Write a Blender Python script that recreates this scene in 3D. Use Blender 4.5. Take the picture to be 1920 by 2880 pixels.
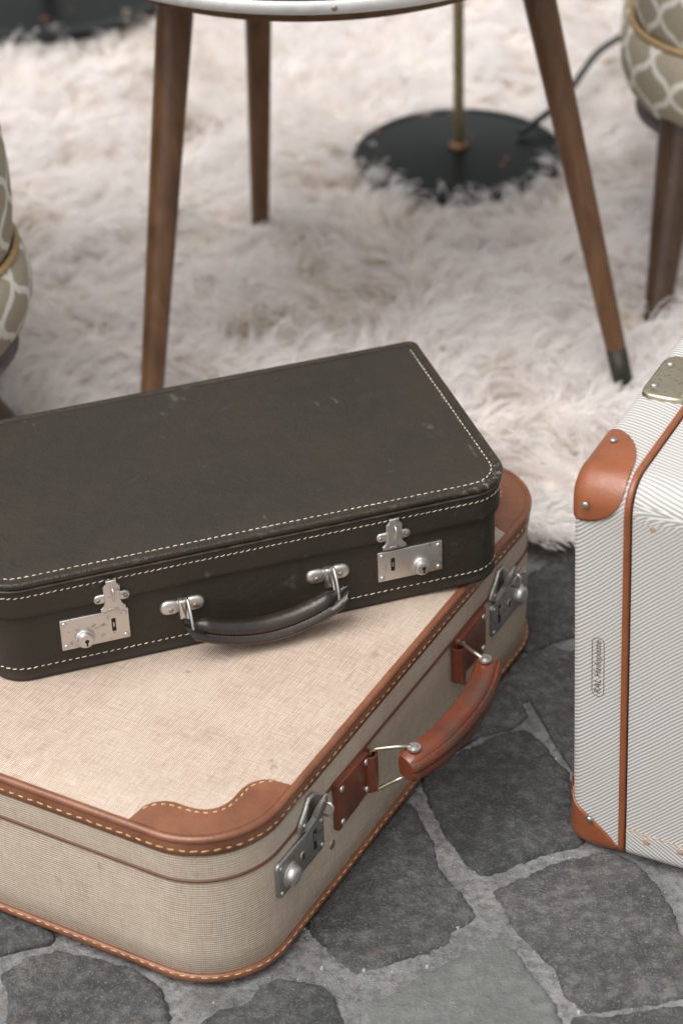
import bpy, math, random
import numpy as np
from mathutils import Vector, Matrix, noise
R = math.radians
rnd = random.Random(7)
for o in list(bpy.data.objects): bpy.data.objects.remove(o)
scn = bpy.context.scene
COL = scn.collection

# ------------------------------------------------------------------ camera
cd = bpy.data.cameras.new('camera'); cam = bpy.data.objects.new('camera', cd); COL.objects.link(cam)
cd.sensor_fit = 'VERTICAL'; cd.sensor_height = 36; cd.sensor_width = 24; cd.lens = 85
cd.clip_start = .05; cd.clip_end = 200
PITCH, ROLL, CH = 0.59852378, -0.03588704, 1.33580005
fw = Vector((0, math.cos(PITCH), -math.sin(PITCH))); r0 = Vector((1, 0, 0)); u0 = r0.cross(fw)
r1 = math.cos(ROLL)*r0 + math.sin(ROLL)*u0; u1 = -math.sin(ROLL)*r0 + math.cos(ROLL)*u0
cam.matrix_world = Matrix(((r1.x, u1.x, -fw.x, 0), (r1.y, u1.y, -fw.y, 0), (r1.z, u1.z, -fw.z, CH), (0, 0, 0, 1)))
cd.dof.use_dof = True; cd.dof.focus_distance = 1.92; cd.dof.aperture_fstop = 5.0
scn.camera = cam

# ------------------------------------------------------------------ light
w = bpy.data.worlds.new('World'); scn.world = w; w.use_nodes = True
nt = w.node_tree; bg = nt.nodes['Background']
SUN = Vector((-.34, -.31, .89)).normalized()
sky = nt.nodes.new('ShaderNodeTexSky'); sky.sky_type = 'NISHITA'; sky.sun_disc = False
sky.sun_elevation = math.asin(SUN.z); sky.sun_rotation = math.atan2(SUN.x, SUN.y)
sky.dust_density = 4; sky.air_density = 1.2
hs = nt.nodes.new('ShaderNodeHueSaturation'); hs.inputs['Saturation'].default_value = .07
nt.links.new(sky.outputs[0], hs.inputs['Color']); nt.links.new(hs.outputs[0], bg.inputs['Color'])
bg.inputs['Strength'].default_value = .105
sl = bpy.data.lights.new('sun', 'SUN'); sl.energy = 1.5; sl.angle = R(60); sl.color = (1, .975, .94)
so = bpy.data.objects.new('sun', sl); COL.objects.link(so); so.rotation_euler = SUN.to_track_quat('Z', 'Y').to_euler()
so.location = SUN*8
scn.view_settings.view_transform = 'Standard'; scn.view_settings.look = 'None'
scn.view_settings.gamma = 1; scn.view_settings.exposure = 0.74
scn.view_settings.use_curve_mapping = False
scn.render.engine = 'CYCLES'; scn.cycles.max_bounces = 20; scn.cycles.diffuse_bounces = 14; scn.cycles.transmission_bounces = 14

# ------------------------------------------------------------------ material helpers
def new_mat(name, base=(.5, .5, .5), rough=.5, metal=0., spec=.5):
    m = bpy.data.materials.new(name); m.use_nodes = True
    b = m.node_tree.nodes['Principled BSDF']
    b.inputs['Base Color'].default_value = (*base, 1); b.inputs['Roughness'].default_value = rough
    b.inputs['Metallic'].default_value = metal; b.inputs['Specular IOR Level'].default_value = spec
    return m, m.node_tree, b
def nd(nt, kind, ins=None, **props):
    n = nt.nodes.new('ShaderNode'+kind)
    for k, v in props.items(): setattr(n, k, v)
    for k, v in (ins or {}).items():
        s = n.inputs[k]
        if hasattr(v, 'node') and hasattr(v, 'is_linked'): nt.links.new(v, s)
        else: s.default_value = v
    return n
def math_(nt, op, a, b=None, c=None):
    ins = {0: a}
    if b is not None: ins[1] = b
    if c is not None: ins[2] = c
    return nd(nt, 'Math', ins, operation=op).outputs[0]
def ramp(nt, fac, stops, interp='LINEAR'):
    n = nd(nt, 'ValToRGB', {0: fac}); cr = n.color_ramp; cr.interpolation = interp
    while len(cr.elements) < len(stops): cr.elements.new(.5)
    for e, (p, c) in zip(cr.elements, stops):
        e.position = p; e.color = (*c, 1) if isinstance(c, tuple) else (c, c, c, 1)
    return n.outputs[0]
def mix(nt, fac, a, b, mode='MIX'):
    n = nd(nt, 'Mix', None, data_type='RGBA', blend_type=mode)
    for i, v in ((0, fac), (6, a), (7, b)):
        s = n.inputs[i]
        if hasattr(v, 'node') and hasattr(v, 'is_linked'): nt.links.new(v, s)
        else: s.default_value = (*v, 1) if isinstance(v, tuple) else v
    return n.outputs[2]
def ns(nt, vec, scale, detail=4, rough=.55, dist=0.):
    return nd(nt, 'TexNoise', {'Vector': vec, 'Scale': scale, 'Detail': detail, 'Roughness': rough, 'Distortion': dist}).outputs[0]
def bump(nt, b, h, strength, dist):
    n = nd(nt, 'Bump', {'Strength': strength, 'Distance': dist, 'Height': h}); nt.links.new(n.outputs[0], b.inputs['Normal'])
    return n
def coords(nt): return nd(nt, 'TexCoord')
def setc(nt, b, c): nt.links.new(c, b.inputs['Base Color'])
def setr(nt, b, c): nt.links.new(c, b.inputs['Roughness'])

# --- dark brown leather
def leather_dark(name, scuff):
    m, nt, b = new_mat(name, (.04, .034, .028), .5, 0, .3)
    co = coords(nt).outputs['Object']
    big = ns(nt, co, 9, 3); mid = ns(nt, co, 60, 4)
    c = ramp(nt, big, [(.3, (.0265, .0222, .0162)), (.55, (.0305, .0248, .0178)), (.75, (.035, .028, .0198))])
    c = mix(nt, ramp(nt, mid, [(.45, 0.), (.8, .35)]), c, (.043, .0355, .027))
    # pale rubbed scuffs
    st = nd(nt, 'Mapping', {'Vector': co, 'Scale': (1, 1.6, 1), 'Rotation': (0, 0, .4)}).outputs[0]
    s1 = ns(nt, st, 38, 5, .7, 1.2); s2 = ns(nt, co, 7, 2)
    sc = math_(nt, 'MULTIPLY', ramp(nt, s1, [(scuff, 0.), (scuff+.06, 1.)]), ramp(nt, s2, [(.5, 0.), (.62, 1.)]))
    c = mix(nt, math_(nt, 'MULTIPLY', sc, .2), c, (.17, .17, .16))
    vor = nd(nt, 'TexVoronoi', {'Vector': co, 'Scale': 26.}, feature='F1')
    sp = ramp(nt, vor.outputs['Distance'], [(.0, 1.), (.045, 0.)])
    sp = math_(nt, 'MULTIPLY', sp, ramp(nt, ns(nt, co, 21, 1), [(.6, 0.), (.66, .5)]))
    c = mix(nt, sp, c, (.27, .25, .22))
    # thin hairline scratches
    for rot, sx, th in ((.5, 14, .018), (-.9, 11, .014)):
        mp = nd(nt, 'Mapping', {'Vector': co, 'Rotation': (0, 0, rot), 'Scale': (sx, sx*.12, sx*.3)}).outputs[0]
        sv = nd(nt, 'TexVoronoi', {'Vector': mp, 'Scale': 1.}, feature='DISTANCE_TO_EDGE').outputs['Distance']
        ln = math_(nt, 'MULTIPLY', ramp(nt, sv, [(.0, 1.), (th, 0.)]), ramp(nt, ns(nt, co, 33+sx, 3), [(.62, 0.), (.7, .3)]))
        c = mix(nt, ln, c, (.2, .19, .17))
    if name.endswith('rim'):                    # the leather is rubbed through at the front corner
        d = nd(nt, 'VectorMath', {0: co, 1: (.205, -.108, .096)}, operation='DISTANCE').outputs['Value']
        wm = math_(nt, 'MULTIPLY', ramp(nt, d, [(.012, 1.), (.045, 0.)]), ramp(nt, ns(nt, co, 210, 5, .7), [(.56, 0.), (.62, .5)]))
        c = mix(nt, wm, c, (.33, .31, .29))
    setc(nt, b, c)
    setr(nt, b, ramp(nt, mid, [(.3, .5), (.7, .62)]))
    v = nd(nt, 'TexVoronoi', {'Vector': co, 'Scale': 900., 'Randomness': 1.}, feature='SMOOTH_F1').outputs['Distance']
    h = math_(nt, 'ADD', math_(nt, 'MULTIPLY', v, .6), math_(nt, 'MULTIPLY', ns(nt, co, 160, 3), 1.4))
    bump(nt, b, h, .7, .0009)
    return m
DARK = leather_dark('dark_leather', .63); DARKE = leather_dark('dark_leather_rim', .56)
for l in list(DARKE.node_tree.links):
    if l.to_socket.name == 'Roughness' and l.to_node.type == 'BSDF_PRINCIPLED': DARKE.node_tree.links.remove(l)
DARKE.node_tree.nodes['Principled BSDF'].inputs['Roughness'].default_value = .27

# --- tan leather
def leather_tan(name, c0, c1, c2, wear, rough=.36):
    m, nt, b = new_mat(name, c1, rough, 0, .62)
    co = coords(nt).outputs['Object']
    n1 = ns(nt, co, 22, 5, .6); n2 = ns(nt, co, 120, 4, .65)
    c = ramp(nt, n1, [(.3, c0), (.5, c1), (.72, c2)])
    c = mix(nt, ramp(nt, n2, [(.4, 0.), (.75, .3)]), c, c0)
    wm = math_(nt, 'MULTIPLY', ramp(nt, ns(nt, co, 75, 6, .7, .8), [(wear, 0.), (wear+.04, 1.)]), ramp(nt, ns(nt, co, 16, 2), [(.48, 0.), (.58, 1.)]))
    if name.startswith('red'):                  # bare patches where the grip's leather has flaked off
        for pc_, pr in (((.026, -.2365, .1055), .030), ((-.030, -.240, .096), .022), ((.000, -.2415, .094), .014)):
            d = nd(nt, 'VectorMath', {0: co, 1: pc_}, operation='DISTANCE').outputs['Value']
            m2 = math_(nt, 'MULTIPLY', ramp(nt, d, [(pr*.35, 1.), (pr, 0.)]), ramp(nt, ns(nt, co, 190, 4, .7), [(.43, 0.), (.48, 1.)]))
            wm = math_(nt, 'MAXIMUM', wm, m2)
        cr_ = nd(nt, 'Mapping', {'Vector': co, 'Scale': (40, 300, 300)}).outputs[0]
        c = mix(nt, ramp(nt, ns(nt, cr_, 1., 4, .7), [(.6, 0.), (.72, .5)]), c, tuple(x*.45 for x in c0))
    c = mix(nt, math_(nt, 'MULTIPLY', wm, .75), c, (.06, .045, .035))
    setc(nt, b, c); setr(nt, b, ramp(nt, n2, [(.3, rough-.05), (.75, rough+.12)]))
    h = math_(nt, 'ADD', ns(nt, co, 420, 3), math_(nt, 'MULTIPLY', n2, .8)); bump(nt, b, h, .35, .0006)
    return m
TAN = leather_tan('tan_leather', (.15, .053, .023), (.21, .078, .036), (.265, .107, .053), .66, .27)
RED = leather_tan('red_brown_leather', (.085, .021, .010), (.145, .036, .015), (.20, .055, .024), .56, .3)
ORANGE = leather_tan('orange_fibre', (.19, .054, .018), (.25, .074, .025), (.29, .094, .036), .62, .32)
DARKBAND, _n, _b = new_mat('dark_band', (.105, .034, .016), .5)

# --- woven coverings (UV in metres)
def uvw(nt): 
    s = nd(nt, 'SeparateXYZ', {0: coords(nt).outputs['UV']}); return s.outputs[0], s.outputs[1]
def sinp(nt, v, per): return math_(nt, 'SINE', math_(nt, 'MULTIPLY', v, 2*math.pi/per))
def weave(name, kind):
    m, nt, b = new_mat(name, (.5, .4, .3), .62, 0, .3)
    co = coords(nt).outputs['Object']; u, v = uvw(nt)
    wob = math_(nt, 'MULTIPLY', math_(nt, 'SUBTRACT', ns(nt, co, 60, 2), .5), .0012)
    u = math_(nt, 'ADD', u, wob); v = math_(nt, 'ADD', v, wob)
    if kind == 'top':
        a = sinp(nt, math_(nt, 'ADD', u, v), .0029); c2 = sinp(nt, math_(nt, 'SUBTRACT', u, v), .0029)
        p = math_(nt, 'MULTIPLY_ADD', math_(nt, 'MULTIPLY', a, c2), .5, .5)
        lo, hi = (.20, .10, .065), (.80, .69, .57)
    else:
        a = sinp(nt, v, .00225); c2 = sinp(nt, u, .0016)
        p = math_(nt, 'MULTIPLY_ADD', math_(nt, 'ADD', a, math_(nt, 'MULTIPLY', c2, .35)), .37, .5)
        lo, hi = (.25, .165, .11), (.74, .645, .525)
    p = ramp(nt, p, [(.25, 0.), (.75, 1.)])
    age = ns(nt, co, 7, 4, .6); fine = ns(nt, co, 300, 3)
    c = mix(nt, p, lo, hi)
    for sc3, k3 in (((700, 45, 45), .13), ((45, 700, 700), .15)):
        sv = nd(nt, 'CombineXYZ', {0: math_(nt, 'MULTIPLY', u, float(sc3[0])), 1: math_(nt, 'MULTIPLY', v, float(sc3[1]))}).outputs[0]
        n_ = ns(nt, sv, 1., 2, .5)
        c = mix(nt, ramp(nt, n_, [(.30, k3*1.6), (.5, 0.)]), c, tuple(x*.7 for x in lo)); c = mix(nt, ramp(nt, n_, [(.52, 0.), (.75, k3)]), c, tuple(min(1, x*1.1) for x in hi))
    c = mix(nt, ramp(nt, age, [(.42, 0.), (.7, .45)]), c, (.6, .52, .42))
    c = mix(nt, ramp(nt, ns(nt, co, 30, 5, .65), [(.45, 0.), (.8, .25)]), c, (.3, .22, .15))
    st = math_(nt, 'MULTIPLY', ramp(nt, ns(nt, co, 42, 4, .6, .6), [(.66, 0.), (.72, 1.)]), ramp(nt, ns(nt, co, 10, 2), [(.52, 0.), (.6, .5)]))
    c = mix(nt, st, c, (.12, .075, .045))
    c = mix(nt, ramp(nt, fine, [(.35, .14), (.7, 0.)]), c, (.15, .1, .07))
    setc(nt, b, c); bump(nt, b, p, .35, .0003)
    return m
WTOP = weave('beige_tweed_top', 'top'); WSIDE = weave('beige_tweed_side', 'side')
def stripe_mat():
    m, nt, b = new_mat('white_stripe_fibre', (.7, .7, .69), .5, 0, .35)
    co = coords(nt).outputs['Object']; u, v = uvw(nt)
    saw = math_(nt, 'MULTIPLY', sinp(nt, v, .0016), .00022)
    wv = math_(nt, 'MULTIPLY', math_(nt, 'SUBTRACT', ns(nt, co, 22, 2), .5), .004)
    a = sinp(nt, math_(nt, 'ADD', math_(nt, 'ADD', u, wv), saw), .0037)
    p = ramp(nt, math_(nt, 'MULTIPLY_ADD', a, .5, .5), [(.34, 0.), (.72, 1.)])
    c = mix(nt, p, (.30, .288, .28), (.64, .625, .60))
    c = mix(nt, ramp(nt, ns(nt, co, 11, 4, .6), [(.42, 0.), (.75, .4)]), c, (.45, .40, .33))
    dirt = math_(nt, 'MULTIPLY', ramp(nt, ns(nt, co, 130, 4, .6), [(.68, 0.), (.73, 1.)]), ramp(nt, ns(nt, co, 15, 2), [(.55, 0.), (.65, .6)]))
    c = mix(nt, dirt, c, (.12, .1, .085))
    setc(nt, b, c); bump(nt, b, p, .5, .0003)
    return m
STRIPE = stripe_mat()

# --- metals, thread, small stuff
def metal(name, col, rough, grime, gcol):
    m, nt, b = new_mat(name, col, rough, 1.)
    co = coords(nt).outputs['Object']
    n1 = ns(nt, co, 130, 5, .65, .5); n2 = ns(nt, co, 900, 3)
    f = ramp(nt, n1, [(grime, 0.), (grime+.14, 1.)])
    setc(nt, b, mix(nt, f, col, gcol)); setr(nt, b, ramp(nt, n1, [(.3, rough), (.75, rough+.22)]))
    bump(nt, b, math_(nt, 'ADD', n1, math_(nt, 'MULTIPLY', n2, .4)), .18, .0004)
    return m
STEEL = metal('worn_steel', (.62, .60, .575), .33, .58, (.23, .2, .17))
STEEL2 = metal('dull_steel', (.46, .45, .425), .3, .55, (.2, .17, .13))
BRASS = metal('aged_nickel', (.5, .44, .33), .3, .54, (.26, .21, .13))
RIVET = metal('rivet_metal', (.42, .37, .32), .36, .5, (.2, .15, .11))
ALU = metal('aluminium_rim', (.80, .79, .77), .55, .7, (.6, .57, .52))
BLACK, _, _ = new_mat('painted_hole_shade', (.006, .006, .006), .8)  # near-black colour standing in for the shade inside holes and gaps
def simple(name, base, rough, var=.25, scale=200, spec=.4, bs=.0003):
    m, nt, b = new_mat(name, base, rough, 0, spec); co = coords(nt).outputs['Object']
    n = ns(nt, co, scale, 4)
    lo = tuple(x*(1-var) for x in base); hi = tuple(min(1, x*(1+var)) for x in base)
    setc(nt, b, ramp(nt, n, [(.3, lo), (.7, hi)])); bump(nt, b, n, .3, bs)
    return m
THREAD = simple('cream_thread', (.56, .5, .41), .8, .35, 60); THREADY = simple('ochre_thread', (.6, .43, .23), .8)
CUT = simple('cut_fibre_edge', (.38, .26, .19), .8); INK = simple('brown_ink', (.13, .075, .05), .7)
LACQ = simple('black_lacquer', (.005, .0065, .006), .34, .3, 40, .16)
_nt = LACQ.node_tree; _b = _nt.nodes['Principled BSDF']; _co = coords(_nt).outputs['Object']
_r = math_(_nt, 'MULTIPLY', ramp(_nt, ns(_nt, _co, 26, 3), [(.66, 0.), (.7, 1.)]), ramp(_nt, ns(_nt, _co, 90, 3), [(.5, 0.), (.6, 1.)]))
setc(_nt, _b, mix(_nt, _r, (.005, .0065, .006), (.2, .07, .025)))
RUBBER = simple('grey_cable', (.018, .022, .022), .5)
GOLD = simple('gold_cord', (.36, .24, .11), .6, .35, 500)
LINING = simple('grey_lining', (.25, .22, .22), .8)
def wood():
    m, nt, b = new_mat('walnut_wood', (.1, .045, .02), .42, 0, .45)
    co = coords(nt).outputs['Object']
    mp = nd(nt, 'Mapping', {'Vector': co, 'Scale': (45, 45, 3)}).outputs[0]
    g = ns(nt, mp, 1.2, 6, .6, .6); n2 = ns(nt, co, 14, 4)
    c = ramp(nt, g, [(.3, (.075, .034, .014)), (.5, (.12, .056, .023)), (.7, (.165, .082, .033))])
    c = mix(nt, ramp(nt, n2, [(.5, 0.), (.8, .35)]), c, (.06, .03, .016))
    c = mix(nt, ramp(nt, ns(nt, co, 220, 3), [(.7, 0.), (.74, .35)]), c, (.3, .22, .15))
    setc(nt, b, c); setr(nt, b, ramp(nt, n2, [(.3, .36), (.7, .55)])); bump(nt, b, g, .15, .0008)
    return m
WOOD = wood()
def dark_wood():
    m = WOOD.copy(); m.name = 'dark_walnut'
    for n in m.node_tree.nodes:
        if n.type == 'VALTORGB' and len(n.color_ramp.elements) == 3:
            for e in n.color_ramp.elements: e.color = tuple(c*.42 for c in e.color[:3])+(1,)
    return m
WOODD = dark_wood()
def trellis():
    m, nt, b = new_mat('trellis_fabric', (.3, .25, .18), .85, 0, .2)
    u, v = uvw(nt); co = coords(nt).outputs['Object']
    u = math_(nt, 'MULTIPLY', u, 1/.060); v = math_(nt, 'MULTIPLY', v, 1/.068)
    p = math_(nt, 'ADD', u, v); q = math_(nt, 'SUBTRACT', u, v)
    wp = math_(nt, 'MULTIPLY', math_(nt, 'SINE', math_(nt, 'MULTIPLY', q, 2*math.pi)), .055)
    wq = math_(nt, 'MULTIPLY', math_(nt, 'SINE', math_(nt, 'MULTIPLY', p, 2*math.pi)), .055)
    def line(x, wv):
        f = math_(nt, 'PINGPONG', math_(nt, 'ADD', x, wv), .5)
        return ramp(nt, f, [(.06, 1.), (.10, 0.)])
    l = math_(nt, 'MAXIMUM', line(p, wp), line(q, wq))
    n = ns(nt, co, 420, 3)
    c = mix(nt, l, ramp(nt, n, [(.3, (.33, .29, .215)), (.7, (.42, .37, .285))]), ramp(nt, n, [(.3, (.68, .65, .59)), (.7, (.82, .79, .73))]))
    setc(nt, b, c); bump(nt, b, math_(nt, 'ADD', n, l), .4, .0008)
    return m
FABRIC = trellis()
def stone(name, c0, c1, c2, spk, k=1.):
    m, nt, b = new_mat(name, c1, .78, 0, .3)
    tc = nd(nt, 'NewGeometry').outputs['Position']
    n1 = ns(nt, tc, 14, 5, .6); n2 = ns(nt, tc, 95, 6, .7); n3 = ns(nt, tc, 520, 4, .7)
    c = ramp(nt, n1, [(.3, c0), (.5, c1), (.7, c2)])
    c = mix(nt, ramp(nt, n2, [(.38, .75*k), (.6, 0.)]), c, tuple(x*.42 for x in c0))
    c = mix(nt, ramp(nt, n2, [(.52, 0.), (.78, .5*k)]), c, tuple(min(1, x*1.9) for x in c2))
    c = mix(nt, ramp(nt, n3, [(.55, 0.), (.75, spk)]), c, (.3, .295, .28))
    c = mix(nt, ramp(nt, ns(nt, tc, 33, 3), [(.62, 0.), (.72, .3)]), c, (.13, .095, .065))
    oi = nd(nt, 'ObjectInfo').outputs['Random']
    c = mix(nt, 1., c, ramp(nt, oi, [(0., (.86, .87, .88)), (.5, (1.03, 1.03, 1.02)), (1., (1.25, 1.22, 1.19))]), 'MULTIPLY')
    setc(nt, b, c); setr(nt, b, ramp(nt, n2, [(.3, .62), (.7, .85)]))
    h = math_(nt, 'ADD', math_(nt, 'MULTIPLY', n2, 1.3), math_(nt, 'MULTIPLY', n3, .45))
    bump(nt, b, h, 1., .0045)
    return m
STONE = stone('basalt_sett', (.06, .061, .061), (.092, .093, .092), (.128, .128, .126), .9, .75)
STONEL = stone('pale_sett', (.17, .175, .165), (.205, .21, .198), (.235, .24, .225), .2, .3)
def mortar():
    m, nt, b = new_mat('mortar', (.24, .24, .23), .88, 0, .25)
    tc = nd(nt, 'NewGeometry').outputs['Position']
    n1 = ns(nt, tc, 9, 5, .6); n2 = ns(nt, tc, 130, 6, .72); n3 = ns(nt, tc, 700, 3, .6)
    c = ramp(nt, n1, [(.3, (.19, .19, .185)), (.52, (.28, .277, .27)), (.72, (.36, .35, .34))])
    c = mix(nt, ramp(nt, n2, [(.36, .75), (.56, 0.)]), c, (.095, .094, .09))
    c = mix(nt, ramp(nt, n3, [(.6, 0.), (.72, .5)]), c, (.42, .41, .4))
    cr = nd(nt, 'TexVoronoi', {'Vector': nd(nt, 'Vector' + 'Math', {0: tc, 1: nd(nt, 'TexNoise', {'Vector': tc, 'Scale': 30.}).outputs[1]}, operation='ADD').outputs[0], 'Scale': 9.}, feature='DISTANCE_TO_EDGE').outputs['Distance']
    c = mix(nt, ramp(nt, ns(nt, tc, 22, 5, .65), [(.52, 0.), (.72, .6)]), c, (.125, .12, .11))
    c = mix(nt, ramp(nt, ns(nt, tc, 48, 4, .6), [(.6, 0.), (.75, .35)]), c, (.3, .25, .21))
    ck = math_(nt, 'MULTIPLY', ramp(nt, cr, [(.0, 1.), (.012, 0.)]), .45)
    c = mix(nt, ck, c, (.4, .39, .38))
    setc(nt, b, c)
    h = math_(nt, 'ADD', math_(nt, 'ADD', math_(nt, 'MULTIPLY', ns(nt, tc, 30, 4), 2.), n2), math_(nt, 'MULTIPLY', n3, .3))
    bump(nt, b, h, 1., .005)
    return m
MORTAR = mortar()
def fur_mat():
    m, nt, b = new_mat('wool_fur', (.8, .77, .75), .85, 0, .1)
    u, v = uvw(nt)
    # u is a random number of the lock: most are off-white, some are soiled beige-brown
    c = ramp(nt, u, [(.0, (.90, .875, .862)), (.62, (.93, .907, .893)), (.80, (.87, .83, .80)), (.90, (.66, .57, .46)), (1., (.38, .29, .19))])
    setc(nt, b, c)
    tr = nd(nt, 'BsdfTranslucent', {'Color': c}); ms = nd(nt, 'MixShader', {0: .5, 1: b.outputs[0], 2: tr.outputs[0]})
    nt.links.new(ms.outputs[0], nt.nodes['Material Output'].inputs[0])
    return m
FUR = fur_mat()
PELT = simple('pelt_base', (.7, .64, .57), .9, .2, 40)
PEBBLE = simple('pale_grit', (.4, .39, .37), .85, .3, 90)

# ------------------------------------------------------------------ mesh helpers
class MB:
    def __init__(s): s.v = []; s.f = []; s.uv = []
    def add(s, verts, faces, uvs=None):
        o = len(s.v); s.v += [tuple(p) for p in verts]
        for i, f in enumerate(faces):
            s.f.append(tuple(o+k for k in f)); s.uv.append(uvs[i] if uvs else None)
        return s
    def build(s, name, mat, parent=None, smooth=True, loc=(0, 0, 0), sharp=None):
        me = bpy.data.meshes.new(name); me.from_pydata(s.v, [], s.f)
        if any(u is not None for u in s.uv):
            l = me.uv_layers.new(name='UVMap'); k = 0
            for f, u in zip(s.f, s.uv):
                for j in range(len(f)):
                    l.data[k].uv = u[j] if u is not None else (0, 0)
                    k += 1
        me.validate(); me.materials.append(mat)
        me.polygons.foreach_set('use_smooth', [smooth]*len(me.polygons))
        if smooth and sharp: me.set_sharp_from_angle(angle=R(sharp))
        o = bpy.data.objects.new(name, me); COL.objects.link(o); o.parent = parent; o.location = loc
        return o
def root(name, label, cat, loc, rot=(0, 0, 0), group=None):
    o = bpy.data.objects.new(name, None); COL.objects.link(o); o.location = loc; o.rotation_euler = rot
    o.empty_display_size = .05; o['label'] = label; o['category'] = cat
    if group: o['group'] = group
    return o
def rr(L, W, rad, off=0., n=10):
    """rounded rectangle, ccw from the front-left; rad = FL, FR, BR, BL"""
    L2, W2 = L/2+off, W/2+off; pts = []
    for (cx, cy, a0, r) in ((-1, -1, 180, rad[0]), (1, -1, 270, rad[1]), (1, 1, 0, rad[2]), (-1, 1, 90, rad[3])):
        r = max(r+off, .0006)
        for k in range(n+1):
            a = R(a0+90*k/n); pts.append((cx*(L2-r)+r*math.cos(a), cy*(W2-r)+r*math.sin(a)))
    return pts
def densify(pts, step):
    out = []
    for i, a in enumerate(pts):
        b = pts[(i+1) % len(pts)]; d = math.dist(a, b); k = max(1, int(d/step))
        out += [tuple(a[j]+(b[j]-a[j])*t/k for j in range(len(a))) for t in range(k)]
    return out
def lens(pts):
    s = [0.]
    for i in range(len(pts)): s.append(s[-1]+math.dist(pts[i], pts[(i+1) % len(pts)]))
    return s
def loft(mb, outline, prof, cap0=False, cap1=False, ring=False, planar=False):
    """outline(off) -> closed xy points; prof = [(off, z)...]"""
    n = len(outline(0)); s = lens(outline(0)); V = []; F = []; U = []
    acc = 0.; t = []
    for i, (o, z) in enumerate(prof):
        if i: acc += math.dist(prof[i-1], prof[i])
        t.append(acc); V += [(x, y, z) for x, y in outline(o)]
    m = len(prof)
    for i in range(m if ring else m-1):
        j = (i+1) % m
        for k in range(n):
            k2 = (k+1) % n
            F.append((i*n+k, i*n+k2, j*n+k2, j*n+k)); tj = t[j] if j else acc+.002
            U.append(tuple(V[q][:2] for q in F[-1]) if planar else ((s[k], t[i]), (s[k+1], t[i]), (s[k+1], tj), (s[k], tj)))
    if cap0: F.append(tuple(range(n-1, -1, -1))); U.append(tuple((V[k][0], V[k][1]) for k in range(n-1, -1, -1)))
    if cap1: F.append(tuple(range((m-1)*n, m*n))); U.append(tuple((V[k][0], V[k][1]) for k in range((m-1)*n, m*n)))
    return mb.add(V, F, U)
def tube(mb, path, rad, n=10, closed=False, caps=True, squash=None):
    P = [Vector(p) for p in path]; m = len(P); V = []; F = []
    T = []
    for i in range(m):
        a = P[(i-1) % m] if (closed or i) else P[0]; b = P[(i+1) % m] if (closed or i < m-1) else P[-1]
        T.append((b-a).normalized())
    ref = Vector((0, 0, 1)) if abs(T[0].z) < .9 else Vector((1, 0, 0))
    nrm = (ref-T[0]*ref.dot(T[0])).normalized(); s = 0.; S = []
    for i in range(m):
        nrm = (nrm-T[i]*nrm.dot(T[i])).normalized(); bn = T[i].cross(nrm)
        r = rad[i] if isinstance(rad, (list, tuple)) else rad
        for k in range(n):
            a = 2*math.pi*k/n; V.append(P[i]+nrm*(math.cos(a)*r)+bn*(math.sin(a)*r*(squash or 1)))
    for i in range(m if closed else m-1):
        j = (i+1) % m
        for k in range(n): F.append((i*n+k, i*n+(k+1) % n, j*n+(k+1) % n, j*n+k))
    if caps and not closed: F.append(tuple(range(n-1, -1, -1))); F.append(tuple(range((m-1)*n, m*n)))
    return mb.add(V, F)
def inset(poly, d):
    n = len(poly); out = []
    for i in range(n):
        a, b, c = (Vector(poly[(i+k) % n]) for k in (-1, 0, 1))
        e1, e2 = (b-a).normalized(), (c-b).normalized(); n1, n2 = Vector((-e1.y, e1.x)), Vector((-e2.y, e2.x))
        h = (n1+n2); h = h/max(.35, h.length_squared/2) if h.length > 1e-6 else n1
        out.append((b.x+h.x*d, b.y+h.y*d))
    return out
def rpoly(cx, cz, w, h, r, n=5): return [(x+cx, z+cz) for x, z in rr(w, h, (r,)*4, 0, n)]
def front(W):
    """(x, z, out) on the front face of a case of depth W -> local xyz"""
    return lambda x, z, out: (x, -W/2-out, z)
def plate(mb, poly, FP, t, bev, base=0., n=3):
    """raised plate with rounded edge on a front face; poly ccw in (x, z)"""
    rings = [(0., base), (0., base+t-bev)]+[(bev*(1-math.cos(a)), base+t-bev+bev*math.sin(a)) for a in (math.pi/2*k/n for k in range(1, n+1))]
    V = []; F = []; m = len(poly)
    for d, o in rings: V += [FP(x, z, o) for x, z in (inset(poly, d) if d else poly)]
    for i in range(len(rings)-1):
        for k in range(m): F.append((i*m+k, i*m+(k+1) % m, (i+1)*m+(k+1) % m, (i+1)*m+k))
    F.append(tuple(range((len(rings)-1)*m, len(rings)*m)))
    return mb.add(V, F)
def knob(mb, cx, cz, FP, prof, n=20):
    """turned piece standing out of a front face; prof = [(radius, out)...]"""
    V = []; F = []
    for r, o in prof: V += [FP(cx+r*math.cos(2*math.pi*k/n), cz+r*math.sin(2*math.pi*k/n), o) for k in range(n)]
    for i in range(len(prof)-1):
        for k in range(n): F.append((i*n+k, i*n+(k+1) % n, (i+1)*n+(k+1) % n, (i+1)*n+k))
    F.append(tuple(range((len(prof)-1)*n, len(prof)*n)))
    return mb.add(V, F)
def rivet(parent, cx, cz, FP, r=.0018, h=.0012, base=0., mat=None):
    return knob(MB(), cx, cz, FP, [(r, base), (r, base+h*.4), (r*.8, base+h*.8), (r*.4, base+h)], 14).build('rivet', mat or RIVET, parent)
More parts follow.
